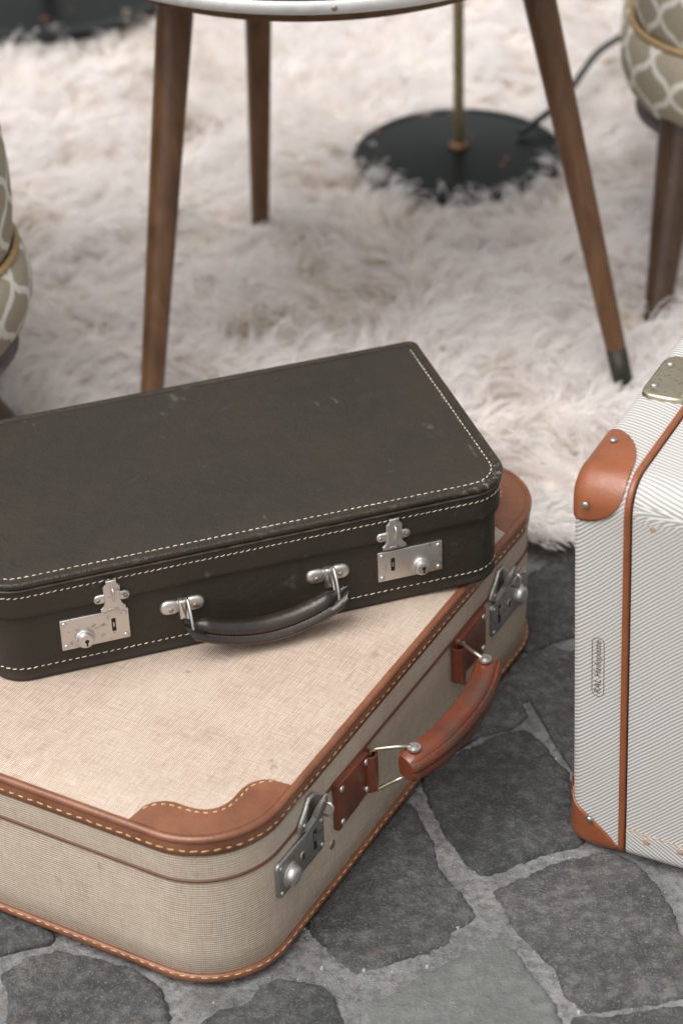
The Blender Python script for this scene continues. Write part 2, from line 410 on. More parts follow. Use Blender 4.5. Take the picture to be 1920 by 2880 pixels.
def stitches(mb, path, nrm, pitch, ln, rad, slant=0., jit=.12, closed=True):
    """short spindles along a path of 3-D points; nrm(i) -> outward normal"""
    P = [Vector(p) for p in path]; N = len(P); cum = [0.]
    for i in range(N if closed else N-1): cum.append(cum[-1]+(P[(i+1) % N]-P[i]).length)
    tot = cum[-1]; cnt = int(tot/pitch); i = 0
    for k in range(cnt):
        d = (k+.5)*tot/cnt+rnd.uniform(-jit, jit)*pitch*.4
        while i < len(cum)-2 and cum[i+1] < d: i += 1
        a, b = P[i], P[(i+1) % N]; t = (b-a).normalized(); c = a+t*(d-cum[i]); nn = Vector(nrm[i]).normalized(); sd = t.cross(nn)
        dr = (t+sd*(slant+rnd.uniform(-.16, .16))).normalized(); sd = dr.cross(nn)
        l = ln*rnd.uniform(.72, 1.12); rad_ = rad; c = c-nn*(rad*rnd.uniform(0, .55)); V = []; F = []
        for tt, rr_, up in ((-.5, .35, -.3), (-.3, .9, .25), (0, 1, .45), (.3, .9, .25), (.5, .35, -.3)):
            o = c+dr*(tt*l)+nn*(up*rad)
            V += [o+(sd*math.cos(q)+nn*math.sin(q)*.8)*rad*rr_ for q in (2*math.pi*j/6 for j in range(6))]
        for j in range(4):
            for q in range(6): F.append((j*6+q, j*6+(q+1) % 6, j*6+6+(q+1) % 6, j*6+6+q))
        F += [(5, 4, 3, 2, 1, 0), tuple(range(24, 30))]
        mb.add(V, F)
    return mb
def outline_path(fn, off, z, tilt=(1, 0), ymax=None):
    p = densify(fn(off), .004)
    if ymax is not None:                        # open run: left side, front, right side
        k = max(range(len(p)), key=lambda i: (p[i][1] > ymax) and (p[(i+1) % len(p)][1] <= ymax)); p = p[k+1:]+p[:k+1]; p = [q for q in p if q[1] <= ymax]
    n = len(p); N = []
    for i in range(n):
        a, b = p[(i-1) % n], p[(i+1) % n]; dx, dy = b[0]-a[0], b[1]-a[1]; l = math.hypot(dx, dy) or 1
        N.append((dy/l*tilt[0], -dx/l*tilt[0], tilt[1]))
    return [(x, y, z) for x, y in p], N
def stuff(o): o['kind'] = 'stuff'; return o

# ------------------------------------------------------------------ ground: mortar sheet and stone setts
g = MB().add([(-30, -30, -.0054), (30, -30, -.0054), (30, 30, -.0054), (-30, 30, -.0054)], [(0, 1, 2, 3)]).build('pavement', MORTAR, None, False)
g['kind'] = 'structure'; g['label'] = 'grey mortar pavement with dark stone setts'
SETTS = [
 [(0.062,1.556),(0.073,1.580),(0.093,1.591),(0.113,1.599),(0.126,1.611),(0.154,1.615),(0.165,1.596),(0.171,1.577),(0.181,1.562),(0.184,1.538),(0.185,1.503),(0.187,1.480),(0.180,1.472),(0.151,1.463),(0.132,1.455),(0.122,1.448),(0.105,1.444),(0.096,1.452),(0.089,1.466),(0.079,1.486),(0.073,1.509),(0.066,1.535)],
 [(0.045,1.528),(0.052,1.519),(0.055,1.504),(0.064,1.481),(0.066,1.448),(0.074,1.431),(0.083,1.417),(0.092,1.396),(0.088,1.390),(0.073,1.379),(0.069,1.366),(0.052,1.359),(0.025,1.348),(-0.002,1.337),(-0.013,1.355),(-0.025,1.371),(-0.039,1.395),(-0.039,1.410),(-0.005,1.463),(0.027,1.517)],
 [(0.114,1.419),(0.138,1.433),(0.156,1.443),(0.175,1.451),(0.200,1.458),(0.222,1.450),(0.240,1.415),(0.247,1.388),(0.249,1.363),(0.257,1.339),(0.257,1.312),(0.245,1.302),(0.222,1.297),(0.198,1.292),(0.172,1.289),(0.157,1.307),(0.153,1.335),(0.141,1.350),(0.128,1.374)],
 [(0.008,1.295),(0.032,1.313),(0.049,1.327),(0.071,1.343),(0.097,1.355),(0.113,1.360),(0.124,1.343),(0.130,1.328),(0.139,1.308),(0.145,1.296),(0.150,1.271),(0.151,1.244),(0.122,1.225),(0.071,1.219),(0.041,1.227),(0.027,1.259)],
 [(-0.118,1.287),(-0.107,1.299),(-0.082,1.307),(-0.074,1.325),(-0.057,1.329),(-0.032,1.323),(-0.021,1.313),(-0.014,1.290),(-0.009,1.261),(-0.025,1.237),(-0.073,1.228),(-0.106,1.258)],
 [(-0.272,1.344),(-0.255,1.362),(-0.234,1.368),(-0.210,1.362),(-0.175,1.346),(-0.154,1.327),(-0.149,1.313),(-0.146,1.295),(-0.141,1.274),(-0.170,1.254),(-0.218,1.250),(-0.255,1.265),(-0.264,1.287),(-0.264,1.325)],
 [(-0.308,1.411),(-0.286,1.419),(-0.256,1.410),(-0.237,1.387),(-0.240,1.379),(-0.262,1.374),(-0.278,1.368),(-0.299,1.371)],
 [(0.157,1.689),(0.175,1.709),(0.206,1.727),(0.234,1.705),(0.228,1.630),(0.210,1.578),(0.188,1.564),(0.183,1.580),(0.174,1.608),(0.168,1.634),(0.160,1.660)],
 [(0.127,1.681),(0.146,1.687),(0.150,1.667),(0.154,1.638),(0.141,1.622),(0.114,1.615),(0.093,1.597),(0.077,1.589),(0.068,1.599),(0.088,1.641)],
 [(0.175,1.848),(0.200,1.865),(0.224,1.864),(0.250,1.847),(0.245,1.782),(0.215,1.755),(0.186,1.743),(0.168,1.730),(0.156,1.735),(0.161,1.798)],
 [(0.148,1.715),(0.170,1.727),(0.188,1.736),(0.201,1.725),(0.195,1.702),(0.180,1.679),(0.165,1.664),(0.150,1.658),(0.139,1.672)],
 [(0.270,1.426),(0.309,1.435),(0.324,1.399),(0.311,1.341),(0.277,1.334),(0.262,1.372)],
 [(0.161,1.280),(0.187,1.279),(0.240,1.288),(0.263,1.262),(0.257,1.220),(0.203,1.197),(0.158,1.216),(0.152,1.250)]]
PALE = {3}
def cent(p): return (sum(a[0] for a in p)/len(p), sum(a[1] for a in p)/len(p))
def inpoly(x, y, p):
    c = False
    for i in range(len(p)):
        (x1, y1), (x2, y2) = p[i-1], p[i]
        if (y1 > y) != (y2 > y) and x < (x2-x1)*(y-y1)/(y2-y1)+x1: c = not c
    return c
def sett(poly, seed, mat, step=.0025, rings=14, rough=1.):
    c = cent(poly); pts = densify([(p[0], p[1]) for p in poly], step); n = len(pts)
    sm = pts                                    # soften the traced corners, then roughen the edge
    for _ in range(1): sm = [((sm[i-1][0]+2*sm[i][0]+sm[(i+1) % n][0])/4, (sm[i-1][1]+2*sm[i][1]+sm[(i+1) % n][1])/4) for i in range(n)]
    pts = []
    for x, y in sm:
        q = Vector((x*60, y*60, seed*3.1)); q2 = Vector((x*230, y*230, seed))
        q3 = Vector((x*500, y*500, seed*.7)); k = 1+rough*(.022*noise.noise(q)+.028*noise.noise(q2)+.020*noise.noise(q3)); k *= 1.03; pts.append((c[0]+(x-c[0])*k, c[1]+(y-c[1])*k))
    V = []; F = []
    prof = [(1.05, -.012), (1.03, -.0052), (1.012, -.0028), (.99, -.0012), (.96, -.0003)]+[(.9*(1-k/(rings-5)), 0.) for k in range(rings-5)]
    for s, z in prof:
        for x, y in pts:
            X, Y = c[0]+(x-c[0])*s, c[1]+(y-c[1])*s
            h = noise.noise(Vector((X*28, Y*28, seed*2.3)))*.0013+noise.noise(Vector((X*90, Y*90, seed)))*.0011+noise.noise(Vector((X*260, Y*260, 3)))*.0006
            V.append((X, Y, min(.0005, z-.0014+h*(1.6 if s > .93 else 1.))))
    m = len(prof)
    for i in range(m-1):
        for k in range(n): F.append((i*n+k, i*n+(k+1) % n, (i+1)*n+(k+1) % n, (i+1)*n+k))
    F.append(tuple(range((m-1)*n, m*n)))
    MB().add(V, F).build('sett', mat, g, True, (0, 0, .0065*0))
for i, p in enumerate(SETTS): sett(p, i+1, STONEL if i in PALE else STONE)
cells = [cent(p) for p in SETTS]; k = 50
for iy in range(-1, 12):                        # the same paving carried on round the view
    for ix in range(-7, 8):
        a = R(31); gx, gy = ix*.135+(.06 if iy % 2 else 0), iy*.125
        x, y = math.cos(a)*gx-math.sin(a)*gy+.18, 1.02+math.sin(a)*gx+math.cos(a)*gy
        if not (-.85 < x < .95 and .85 < y < 2.0): continue
        pl = []
        for q in range(12):
            t = a+2*math.pi*q/12; rr_ = .058/max(abs(math.cos(t-a)), abs(math.sin(t-a)))**.7*rnd.uniform(.9, 1.06)
            pl.append((x+rr_*math.cos(t), y+rr_*math.sin(t)))
        if any(inpoly(u, v, p) for p in SETTS for u, v in pl+[(x, y)]) or any(inpoly(u, v, pl) for p in SETTS for u, v in p): continue
        k += 1; sett(pl, k, STONE, .012, 9, .8)
gr = MB()                                       # loose grit in the joints
for i in range(520):
    x, y = rnd.uniform(-.3, .33), rnd.uniform(1.2, 1.75)
    if any(inpoly(x, y, p) for p in SETTS): continue
    s = rnd.choice((.0006, .0007, .0009, .0009, .0012, .0022)); V = [(x+s*math.cos(a)*rnd.uniform(.7, 1.2), y+s*math.sin(a)*rnd.uniform(.7, 1.2), -.0058) for a in (0, 1.25, 2.5, 3.8, 5)]
    V += [(x+(p[0]-x)*.6, y+(p[1]-y)*.6, -.0054+s*rnd.uniform(.6, 1)) for p in V]
    gr.add(V, [(j, (j+1) % 5, 5+(j+1) % 5, 5+j) for j in range(5)]+[(5, 6, 7, 8, 9)])
stuff(gr.build('grit', PEBBLE, g, False))

# ------------------------------------------------------------------ beige suitcase
BL, BW = .55, .36; BX, BY, BYAW = -.08813812, 1.30179088, 1.04625134
kx = Vector((math.cos(BYAW), math.sin(BYAW), 0)); ky = Vector((-math.sin(BYAW), math.cos(BYAW), 0))
bc = Vector((BX, BY, 0))+kx*BL/2+ky*BW/2
bs = root('beige_suitcase', 'beige tweed suitcase with tan leather trim lying flat under the dark brown case', 'suitcase', (bc.x, bc.y, .0012), (0, 0, BYAW))
BR_ = (.066,)*4
bo = lambda off: rr(BL, BW, BR_, off, 14)
def bsd(x, y):                                  # depth inside the top outline
    qx, qy = abs(x)-(BL/2-.066), abs(y)-(BW/2-.066)
    return -(math.hypot(max(qx, 0), max(qy, 0))+min(max(qx, qy), 0)-.066)
def dome(d): t = min(1., max(0., (d-.003)/.030)); return .1462+.0042*math.sin(t*math.pi/2)
loft(MB(), bo, [(-.004, .003), (-.0012, .006), (.0002, .03), (.0006, .06), (.0002, .09), (-.0006, .1028), (-.004, .1028)], True).build('body', WSIDE, bs, True, sharp=50)
loft(MB(), bo, [(-.004, .1052), (-.0002, .1052), (.0004, .115), (.0002, .130), (0, .144), (-.004, .146)]).build('lid', WSIDE, bs, True, sharp=50)
loft(MB(), bo, [(-.003, .1025), (.0008, .1028), (.0012, .1036), (.0012, .1043), (.0008, .1051), (-.003, .1053)]).build('seam_strip', DARKBAND, bs, True)
top = loft(MB(), bo, [(-d, dome(d)) for d in (.0028, .004, .006, .009, .013, .018, .024, .033, .045)], False, True, planar=True).build('top_panel', WTOP, bs, True, sharp=40)
pc = [(.0002+.0034*math.cos(a), .1452+.0034*math.sin(a)) for a in (R(x) for x in range(-40, 200, 20))]
bind = loft(MB(), bo, [(.0008, .1298), (.0018, .1304), (.0021, .135), (.0016, .1396), (.0004, .1414)]+pc+[(-.0035, .143), (-.0035, .1304)], ring=True).build('binding', TAN, bs, True, sharp=60)
p, N = outline_path(bo, .0021, .1356); stuff(stitches(MB(), p, N, .0088, .0062, .0006).build('stitching', THREADY, bind))
bb = loft(MB(), bo, [(-.008, .0), (.0005, .0002), (.0022, .002), (.0024, .0045), (.0014, .0074), (.0002, .0078), (-.004, .0075)], True).build('bottom_binding', TAN, bs, True, sharp=60)
p, N = outline_path(bo, .0019, .0064); stuff(stitches(MB(), p, N, .0088, .0058, .0005).build('stitching', THREADY, bb))
# leather corner guards on the lid: wavy inner edge, stitched
def corner_guard(sx, sy):
    r = .066; cx, cy = BL/2-r, BW/2-r; n = 40; A = []; B = []; C = []
    def along(t, d):                            # t in -1..1 along the edge round the corner, d inward
        arc = math.pi/2*r; half = arc/2+.024; s = t*half
        if abs(s) <= arc/2: a = math.pi/4+s/r; return (cx+(r-d)*math.cos(a), cy+(r-d)*math.sin(a))
        e = abs(s)-arc/2
        return (cx-e, cy+r-d) if s > 0 else (cx+r-d, cy-e)
    def q(x, y): x *= sx; y *= sy; return x, y
    inner = []
    for k in range(n+1):
        t = -1+2*k/n; u = abs(t)
        d = .003+(.0275*math.sqrt(max(0, 1-((u-.66)/.34)**2)) if u > .66 else .0275-.0045*.5*(1+math.cos(math.pi*u/.66)))
        inner.append((along(t, .0026), along(t, d), d))
    m = 9; V = []; F = []
    for (o, i_, d) in inner:
        for j in range(m+2):
            f = min(1, j/m); x, y = o[0]+(i_[0]-o[0])*f, o[1]+(i_[1]-o[1])*f
            z = dome(bsd(x, y))+(.0012 if j < m else .0009 if j == m else -.0006)
            X, Y = q(x, y); V.append((X, Y, z))
    w_ = m+2
    for k in range(n):
        for j in range(w_-1):
            f = (k*w_+j, k*w_+j+1, (k+1)*w_+j+1, (k+1)*w_+j); F.append(f if sx*sy > 0 else f[::-1])
    co_ = MB().add(V, F).build('leather_corner', TAN, bs, True, sharp=60)
    pth = []
    for (o, i_, d) in inner:
        if d < .008: continue
        f = 1-.0042/d; x, y = o[0]+(i_[0]-o[0])*f, o[1]+(i_[1]-o[1])*f; X, Y = q(x, y); pth.append((X, Y, dome(bsd(x, y))+.0012))
    stuff(stitches(MB(), pth, [(0, 0, 1)]*len(pth), .0068, .0050, .00055, closed=False).build('stitching', THREADY, co_))
for sx in (-1, 1):
    for sy in (-1, 1): corner_guard(sx, sy)
BF = front(BW); S = lambda s: s-BL/2
def beige_lock(mir):
    c = .092 if mir > 0 else BL-.092
    X = lambda dx: S(c)+mir*dx
    lk = plate(MB(), rpoly(S(c), .0760, .071, .0345, .0055), BF, .0028, .0016).build('lock_plate', STEEL2, bs, True, sharp=50)
    knob(MB(), X(-.0175), .0725, BF, [(.0105, .0026), (.0102, .0034), (.0085, .0036), (.0084, .006), (.0078, .0082), (.0058, .0095), (.003, .0101)]).build('button', STEEL, lk)
    knob(MB(), X(.0015), .0760, BF, [(.0042, .0027), (.0040, .0034), (.0034, .0036)], 16).build('keyhole_ring', BRASS, lk)
    kh = knob(MB(), X(.0015), .0768, BF, [(.0016, .0034), (.0015, .0038)], 12); plate(kh, rpoly(X(.0015), .0742, .0014, .004, .0003), BF, .0006, .0001, .0033); kh.build('keyhole', BLACK, lk, False)  # raised black disc and bar paint the dark of the keyhole
    plate(MB(), rpoly(X(.0205), .0770, .0045, .0195, .0006), BF, .0004, .0001, .0026).build('hasp_slot', BLACK, lk, False)  # raised black plate, shade of an open slot put into colour
    plate(MB(), rpoly(X(.0203), .0795, .0018, .007, .0004), BF, .0004, .0001, .0029).build('slot_catch', STEEL, lk, False)
    for dx, dz in ((-.031, .0125), (.031, .0125), (-.031, -.0125), (.031, -.0125)): rivet(lk, X(dx), .0760+dz, BF, .0019, .0011, .0027, STEEL)
    # hasp: leaf-shaped bracket on the lid carrying a raised pointed tongue with a loop
    hx = X(.018); hz = .0975
    leaf = [(hx+a, hz+b) for a, b in ((-.021, .006), (-.019, .0015), (.019, .0015), (.021, .006), (.0175, .012), (.0105, .019), (.004, .0265), (-.004, .0265), (-.0105, .019), (-.0175, .012))]
    h = plate(MB(), leaf, BF, .0032, .0022, .0012).build('latch', STEEL2, bs, True, sharp=50)
    V = []; F = []
    pr = [(.0135, 0, .0025, .0058), (.0125, .004, .0030, .0075), (.0085, .010, .0060, .0105), (.0072, .016, .0080, .0128), (.0065, .022, .0100, .0142), (.0042, .027, .0125, .0152), (.0012, .0325, .0150, .0165)]
    for w_, z, o0, o1 in pr: V += [BF(hx-w_, hz+z, o0), BF(hx-w_*.86, hz+z, o1), BF(hx, hz+z, o1+.0006), BF(hx+w_*.86, hz+z, o1), BF(hx+w_, hz+z, o0)]
    for i in range(len(pr)-1):
        for j in range(5): F.append((i*5+j, i*5+(j+1) % 5, i*5+5+(j+1) % 5, i*5+5+j))
    F += [(4, 3, 2, 1, 0), tuple(range(30, 35))]
    MB().add(V, F).build('tongue', STEEL2, h, True, sharp=40)
    tube(MB(), [BF(hx, hz+z, o) for z, o in ((.024, .0145), (.0245, .0195), (.022, .0215), (.015, .0205), (.0115, .019), (.011, .0125))], .0011, 8).build('loop', STEEL, h)
    tube(MB(), [BF(hx-.012, hz+.0008, .0038), BF(hx+.012, hz+.0008, .0038)], .0018, 10).build('hinge_pin', STEEL, h)
    for dx in (-.0145, .0145): rivet(h, hx+dx, hz+.0075, BF, .0018, .0011, .0042, STEEL)
for mir in (1, -1): beige_lock(mir)
def handle_mount(mir):
    c = .1705 if mir > 0 else BL-.1705
    X = lambda dx: S(c)+mir*dx
    poly = [(-.0255, -.0225), (.0235, -.0190), (.0255, -.016), (.0255, .019), (.0235, .0215), (-.0255, .0235)]
    poly = [(X(a), .0830+b) for a, b in poly]
    if mir < 0: poly = poly[::-1]
    hm = plate(MB(), densify(poly, .004), BF, .0050, .0016, .0012).build('handle_mount', RED, bs, True, sharp=60)
    lp = MB(); V = []; F = []; n = 12
    for z in (.0655, .0675, .098, .1005):
        V += [BF(X(.0265)+mir*.0068*math.cos(t), z, .0058+.0062*math.sin(t)) for t in (math.pi*(-.5+1.5*k/n) for k in range(n+1))]
        V += [BF(X(.0265)+mir*.0046*math.cos(t), z, .0058+.0042*math.sin(t)) for t in (math.pi*(-.5+1.5*k/n) for k in range(n, -1, -1))]
    q = 2*(n+1)
    for i in range(3):
        for j in range(q): F.append((i*q+j, i*q+(j+1) % q, (i+1)*q+(j+1) % q, (i+1)*q+j))
    for i0 in (0, 3*q):
        for j in range(n): F.append((i0+j, i0+j+1, i0+q-2-j, i0+q-1-j))
    lp.add(V, F).build('loop', RED, hm, True, sharp=50)
    for dx, dz in ((-.020, .017), (.0195, .0145), (.0195, -.0135), (-.020, -.0165)): rivet(hm, X(dx), .0830+dz, BF, .0031, .0016, .0060, STEEL)
    # wire link through the loop to both faces of the grip
    gx = X(.041); lk = MB()
    tube(lk, [BF(gx, .1085, .0345), BF(X(.036), .1075, .0240), BF(X(.0285), .1060, .0105), BF(X(.0265), .1040, .0066), BF(X(.0262), .0990, .0060), BF(X(.0262), .0670, .0060), BF(X(.0265), .0630, .0066), BF(X(.0285), .0640, .0105), BF(X(.035), .0730, .0230), BF(gx, .0780, .0325)], .0017, 10)
    lo = lk.build('wire_link', BRASS, bs)
    for zz, s_ in ((.1072, 1), (.0800, -1)):
        ey = MB()
        n = 18
        for r0, r1, z0, z1 in ((.0056, .0056, 0, .0018), (.0034, .0026, .0018, .0033)):
            V = [(gx+r*math.cos(2*math.pi*j/n), -BW/2-.0375+r*math.sin(2*math.pi*j/n), zz+s_*z) for r, z in ((r0, z0), (r1, z1)) for j in range(n)]
            ey.add(V, [(j, (j+1) % n, n+(j+1) % n, n+j) for j in range(n)]+[tuple(range(n, 2*n))])
        ey.build('eyelet', STEEL, lo, True, sharp=40)
for mir in (1, -1): handle_mount(mir)
# grip: padded leather bow standing out from the case
def grip(mb, pts, sec, nn):
    V = []; F = []
    for P, Tn, U, sc in pts:
        for a, b in sec(sc): V.append(P+Tn*a+U*b)
    n = nn
    for i in range(len(pts)-1):
        for k in range(n): F.append((i*n+k, i*n+(k+1) % n, (i+1)*n+(k+1) % n, (i+1)*n+k))
    F.append(tuple(range(n-1, -1, -1))); F.append(tuple(range((len(pts)-1)*n, len(pts)*n)))
    return mb.add(V, F)
pts = []; GH = .074
for k in range(41):
    t = -1+2*k/40; x = S(.275)+GH*t; out = .0490-.0135*abs(t)**2.2; z = .0945-.001*abs(t)
    sl = -.0135*2.2*abs(t)**1.2*(1 if t > 0 else -1)/GH; ol = Vector((-sl, -1, 0)).normalized() if True else None
    e = 1-abs(t); cap = min(1., .80+.20*math.sqrt(min(1, e/.035))) ; fat = .94+.12*math.cos(t*math.pi/2)
    pts.append((Vector((x, -BW/2-out, z)), ol, Vector((0, 0, 1)), (cap, fat)))
def gsec(sc):
    cap, fat = sc; P = []
    base = [(-.0112, -.004), (-.0104, -.0098), (-.0085, -.0118), (.002, -.0128), (.0075, -.0118), (.0104, -.0085), (.0116, -.0040), (.0112, -.0014), (.0098, -.0008), (.0112, .0006), (.0122, .0030), (.0118, .0066), (.0100, .0090), (.0086, .0090), (.0078, .0082), (.0068, .0102), (.004, .0118), (-.004, .0124), (-.0088, .0116), (-.0112, .0085), (-.0120, .002)]
    return [(a*cap*fat, b*cap*(.5+.5*fat)) for a, b in base]
gp = grip(MB(), pts, gsec, 21).build('handle_grip', RED, bs, True, sharp=38)
flat = rnd
knob(MB(), S(.142), .0470, BF, [(.0042, .0), (.0042, .0006), (.0036, .0010)], 16).build('stud', BRASS, bs)

# ------------------------------------------------------------------ dark suitcase
DL, DW, DH = .435, .2382, .0985; DX, DY, DYAW = .13806483, 1.62878939, .29620428
ux = Vector((math.cos(DYAW), math.sin(DYAW), 0)); uy = Vector((-math.sin(DYAW), math.cos(DYAW), 0))
dc = Vector((DX, DY, 0))-ux*.2175+uy*DW/2
ds = root('dark_suitcase', 'small dark brown leather suitcase with white stitching lying on top of the beige case', 'suitcase', (dc.x, dc.y, .1518), (0, 0, DYAW))
DR = (.032, .032, .006, .006)
do = lambda off: rr(DL, DW, DR, off, 12)
LZ = .0645
def slump(m, amp):                              # hand-made: the long sides are never quite straight
    for v in m.v: pass
body = loft(MB(), do, [(-.0075, .0), (-.0042, .0003), (-.0030, .0018), (-.0032, .0045), (-.0042, .0058), (-.0036, .010), (-.0034, .04), (-.0036, LZ+.004)], True).build('body', DARK, ds, True, sharp=60)
lid = loft(MB(), do, [(-.0040, LZ), (-.0010, LZ-.0006), (.0004, LZ+.0004), (.0006, LZ+.004), (.0003, .078), (.0001, .0905)]).build('lid', DARK, ds, True, sharp=60)
rim = loft(MB(), do, [(-.0004, .0918), (-.0004, .0926), (.0010, .0933), (.0026, .0946), (.0030, .0963), (.0023, .0980), (.0006, .0989), (-.0012, .0986), (-.0026, .0975), (-.0040, .0974), (-.0062, .0977)]).build('lid_rim', DARKE, ds, True)
loft(MB(), do, [(-.0002, .0900), (.0012, .0902), (.0020, .0909), (.0016, .0916), (-.0004, .0919)]).build('rim_edge', simple('rubbed_leather_edge', (.075, .06, .047), .5, .6, 90), ds, True)
dtop = loft(MB(), do, [(-.0062, .0977), (-.0075, .0979), (-.012, .0984), (-.022, .0988), (-.038, .0990)], False, True).build('lid_top', DARK, ds, True)
p, N = outline_path(do, -.0068, .0980, (0, 1), DW/2-.0085); stuff(stitches(MB(), p, N, .0056, .0042, .00052, closed=False).build('stitching', THREAD, dtop))
p, N = outline_path(do, .0004, .0842); stuff(stitches(MB(), p, N, .0052, .0043, .00050, -.28).build('stitching', THREAD, lid))
p, N = outline_path(do, -.0036, .0125); stuff(stitches(MB(), p, N, .0056, .0046, .00052, -.18).build('stitching', THREAD, body))
DFb = front(DW-.0068); DFl = front(DW+.001)
XS = lambda s: s+.2175
def dark_lock(side):
    c = XS(-.350 if side < 0 else -.087); z = .0385
    lk = plate(MB(), rpoly(c, z, .0555, .0290, .0008, 2), DFb, .0024, .0007).build('lock_plate', STEEL, ds, True, sharp=40)
    cx = c+side*.0092; cz = z-.0058
    cy = knob(MB(), cx, cz, DFb, [(.0082, .0022), (.0082, .0040), (.0076, .0048), (.0070, .0050), (.0066, .0060), (.0062, .0078), (.0054, .0084), (.0030, .0085)], 28).build('key_cylinder', STEEL, lk, True, sharp=40)
    kh = knob(MB(), cx+.0006, cz+.0003, DFb, [(.0018, .0084), (.0017, .0087)], 14); plate(kh, rpoly(cx+.0006, cz-.0024, .0014, .0040, .0003), DFb, .0003, .0001, .0084); kh.build('keyhole', BLACK, cy, False)  # keyhole is not cut: its shade is a black raised shape
    plate(MB(), rpoly(c-side*.0150, z+.0010, .0034, .0125, .0004), DFb, .0003, .0001, .0023).build('hasp_slot', BLACK, lk, False)  # slot depth painted as a thin black plate on the lock
    plate(MB(), rpoly(c-side*.0150, z+.0012, .0014, .0045, .0004), DFb, .0003, .0001, .0025).build('slot_catch', STEEL2, lk, False)
    for dx in (-.0242, .0242):
        for dz in (-.0108, .0108): rivet(lk, c+dx, z+dz, DFb, .0021, .0013, .0023, STEEL)
    hx = c-side*.0150; hz = .0572 if side < 0 else .0590
    ear = plate(MB(), rpoly(hx, hz+.0110, .0290, .0082, .0040), DFl, .0022, .0016, .0002).build('latch', STEEL, ds, True, sharp=50)
    half = [(.0100, .0), (.0100, .0034), (.0086, .0042), (.0074, .0062), (.0062, .0095), (.0062, .0140), (.0068, .0200), (.0068, .0232), (.0050, .0250), (.0042, .0262), (.0042, .0288)]
    poly = [(hx+a, hz+b) for a, b in half]+[(hx-a, hz+b) for a, b in half[::-1]]
    tg = plate(MB(), poly, DFl, .0022, .0009, .0024).build('tongue', STEEL, ear, True, sharp=40)
    tube(MB(), [DFl(hx+.0006, hz+b, o) for b, o in ((.0215, .0044), (.0212, .0062), (.0190, .0074), (.0140, .0066), (.0100, .0052), (.0095, .0040))], .00105, 8).build('loop', STEEL, tg)
    plate(MB(), rpoly(hx, hz+.0016, .0088, .0024, .0004, 2), DFl, .0008, .0003, .0044).build('hinge', STEEL2, tg, True, sharp=40)
    for dx in (-.0112, .0112): rivet(ear, hx+dx, hz+.0105, DFl, .0018, .0010, .0022)
for s_ in (-1, 1): dark_lock(s_)
for s_, c in ((-1, XS(-.2785)), (1, XS(-.1570))):
    z = .0432
    mt = MB()
    plate(mt, rpoly(c-.0100, z, .0170, .0135, .0062), DFb, .0038, .0034); plate(mt, rpoly(c+.0100, z, .0170, .0135, .0062), DFb, .0038, .0034)
    mo = mt.build('handle_mount', STEEL, ds, True, sharp=60)
    plate(MB(), rpoly(c, z-.0024, .0070, .0185, .0012, 2), DFb, .0058, .0022).build('strap', STEEL, mo, True, sharp=60)
    for dx in (-.0100, .0100): rivet(mo, c+dx, z-.0012, DFb, .0022, .0010, .0036)
    rp = []
    ce = Vector((.0115, .0385)); d1 = Vector((.45, -.893)); d2 = Vector((.893, .45))
    for k in range(28):
        a = 2*math.pi*k/28; q = ce+d1*(.0150*math.cos(a))+d2*(.0062*math.sin(a)); rp.append(DFb(c+.0030*(1 if True else 1), q.y, q.x))
    tube(MB(), rp, .00125, 8, True).build('handle_ring', STEEL, ds)
pts = []; 
for k in range(45):
    t = -1+2*k/44; x = .004+.0680*t; z = .0165+.0185*abs(t)**2.; out = .0205-.0035*t*t
    sx_ = Vector((0, -.80, -.60)); uu = Vector((0, -.60, .80)) 
    e = 1-abs(t); rnd_ = math.sqrt(max(.02, min(1, e/.09)))
    body_ = min(1., max(0., (e-.13)/.16)); body_ = body_*body_*(3-2*body_)
    pts.append((Vector((x, -DW/2+.0034-out, z)), sx_, uu, (rnd_, body_)))
def dsec(sc):
    rd, b = sc; P = []
    r = .0030+.0046*b
    for k in range(11):
        a = R(-150+300*k/10)+math.pi; P.append((-.0035+r*1.05*math.cos(a)*1.0, r*math.sin(a)))
    fin = .0105*rd
    P = [(max(p_[0], -.0105*rd-.001) if b < .2 else p_[0], p_[1]) for p_ in P]
    P += [(.004*rd, .0022), (fin-.001, .0021), (fin, .0008), (fin, -.0008), (fin-.001, -.0021), (.004*rd, -.0022)]
    return P
hd = grip(MB(), pts, dsec, 17).build('handle_grip', leather_tan('handle_leather', (.012, .010, .009), (.021, .016, .013), (.04, .028, .02), .57, .3), ds, True, sharp=70)
tube(MB(), [P+T*(.0105*sc[0]) for P, T, U, sc in pts[2:-2]], .0009, 6).build('raw_edge', simple('raw_leather_edge', (.085, .04, .022), .6, .5, 120), hd)
pth = [P+T*.0050+U*.0024 for P, T, U, sc in pts[5:-5]]
stuff(stitches(MB(), pth, [U for P, T, U, sc in pts[5:-5]], .0030, .0022, .0004, closed=False).build('stitching', simple('brown_thread', (.13, .06, .03), .8), hd))

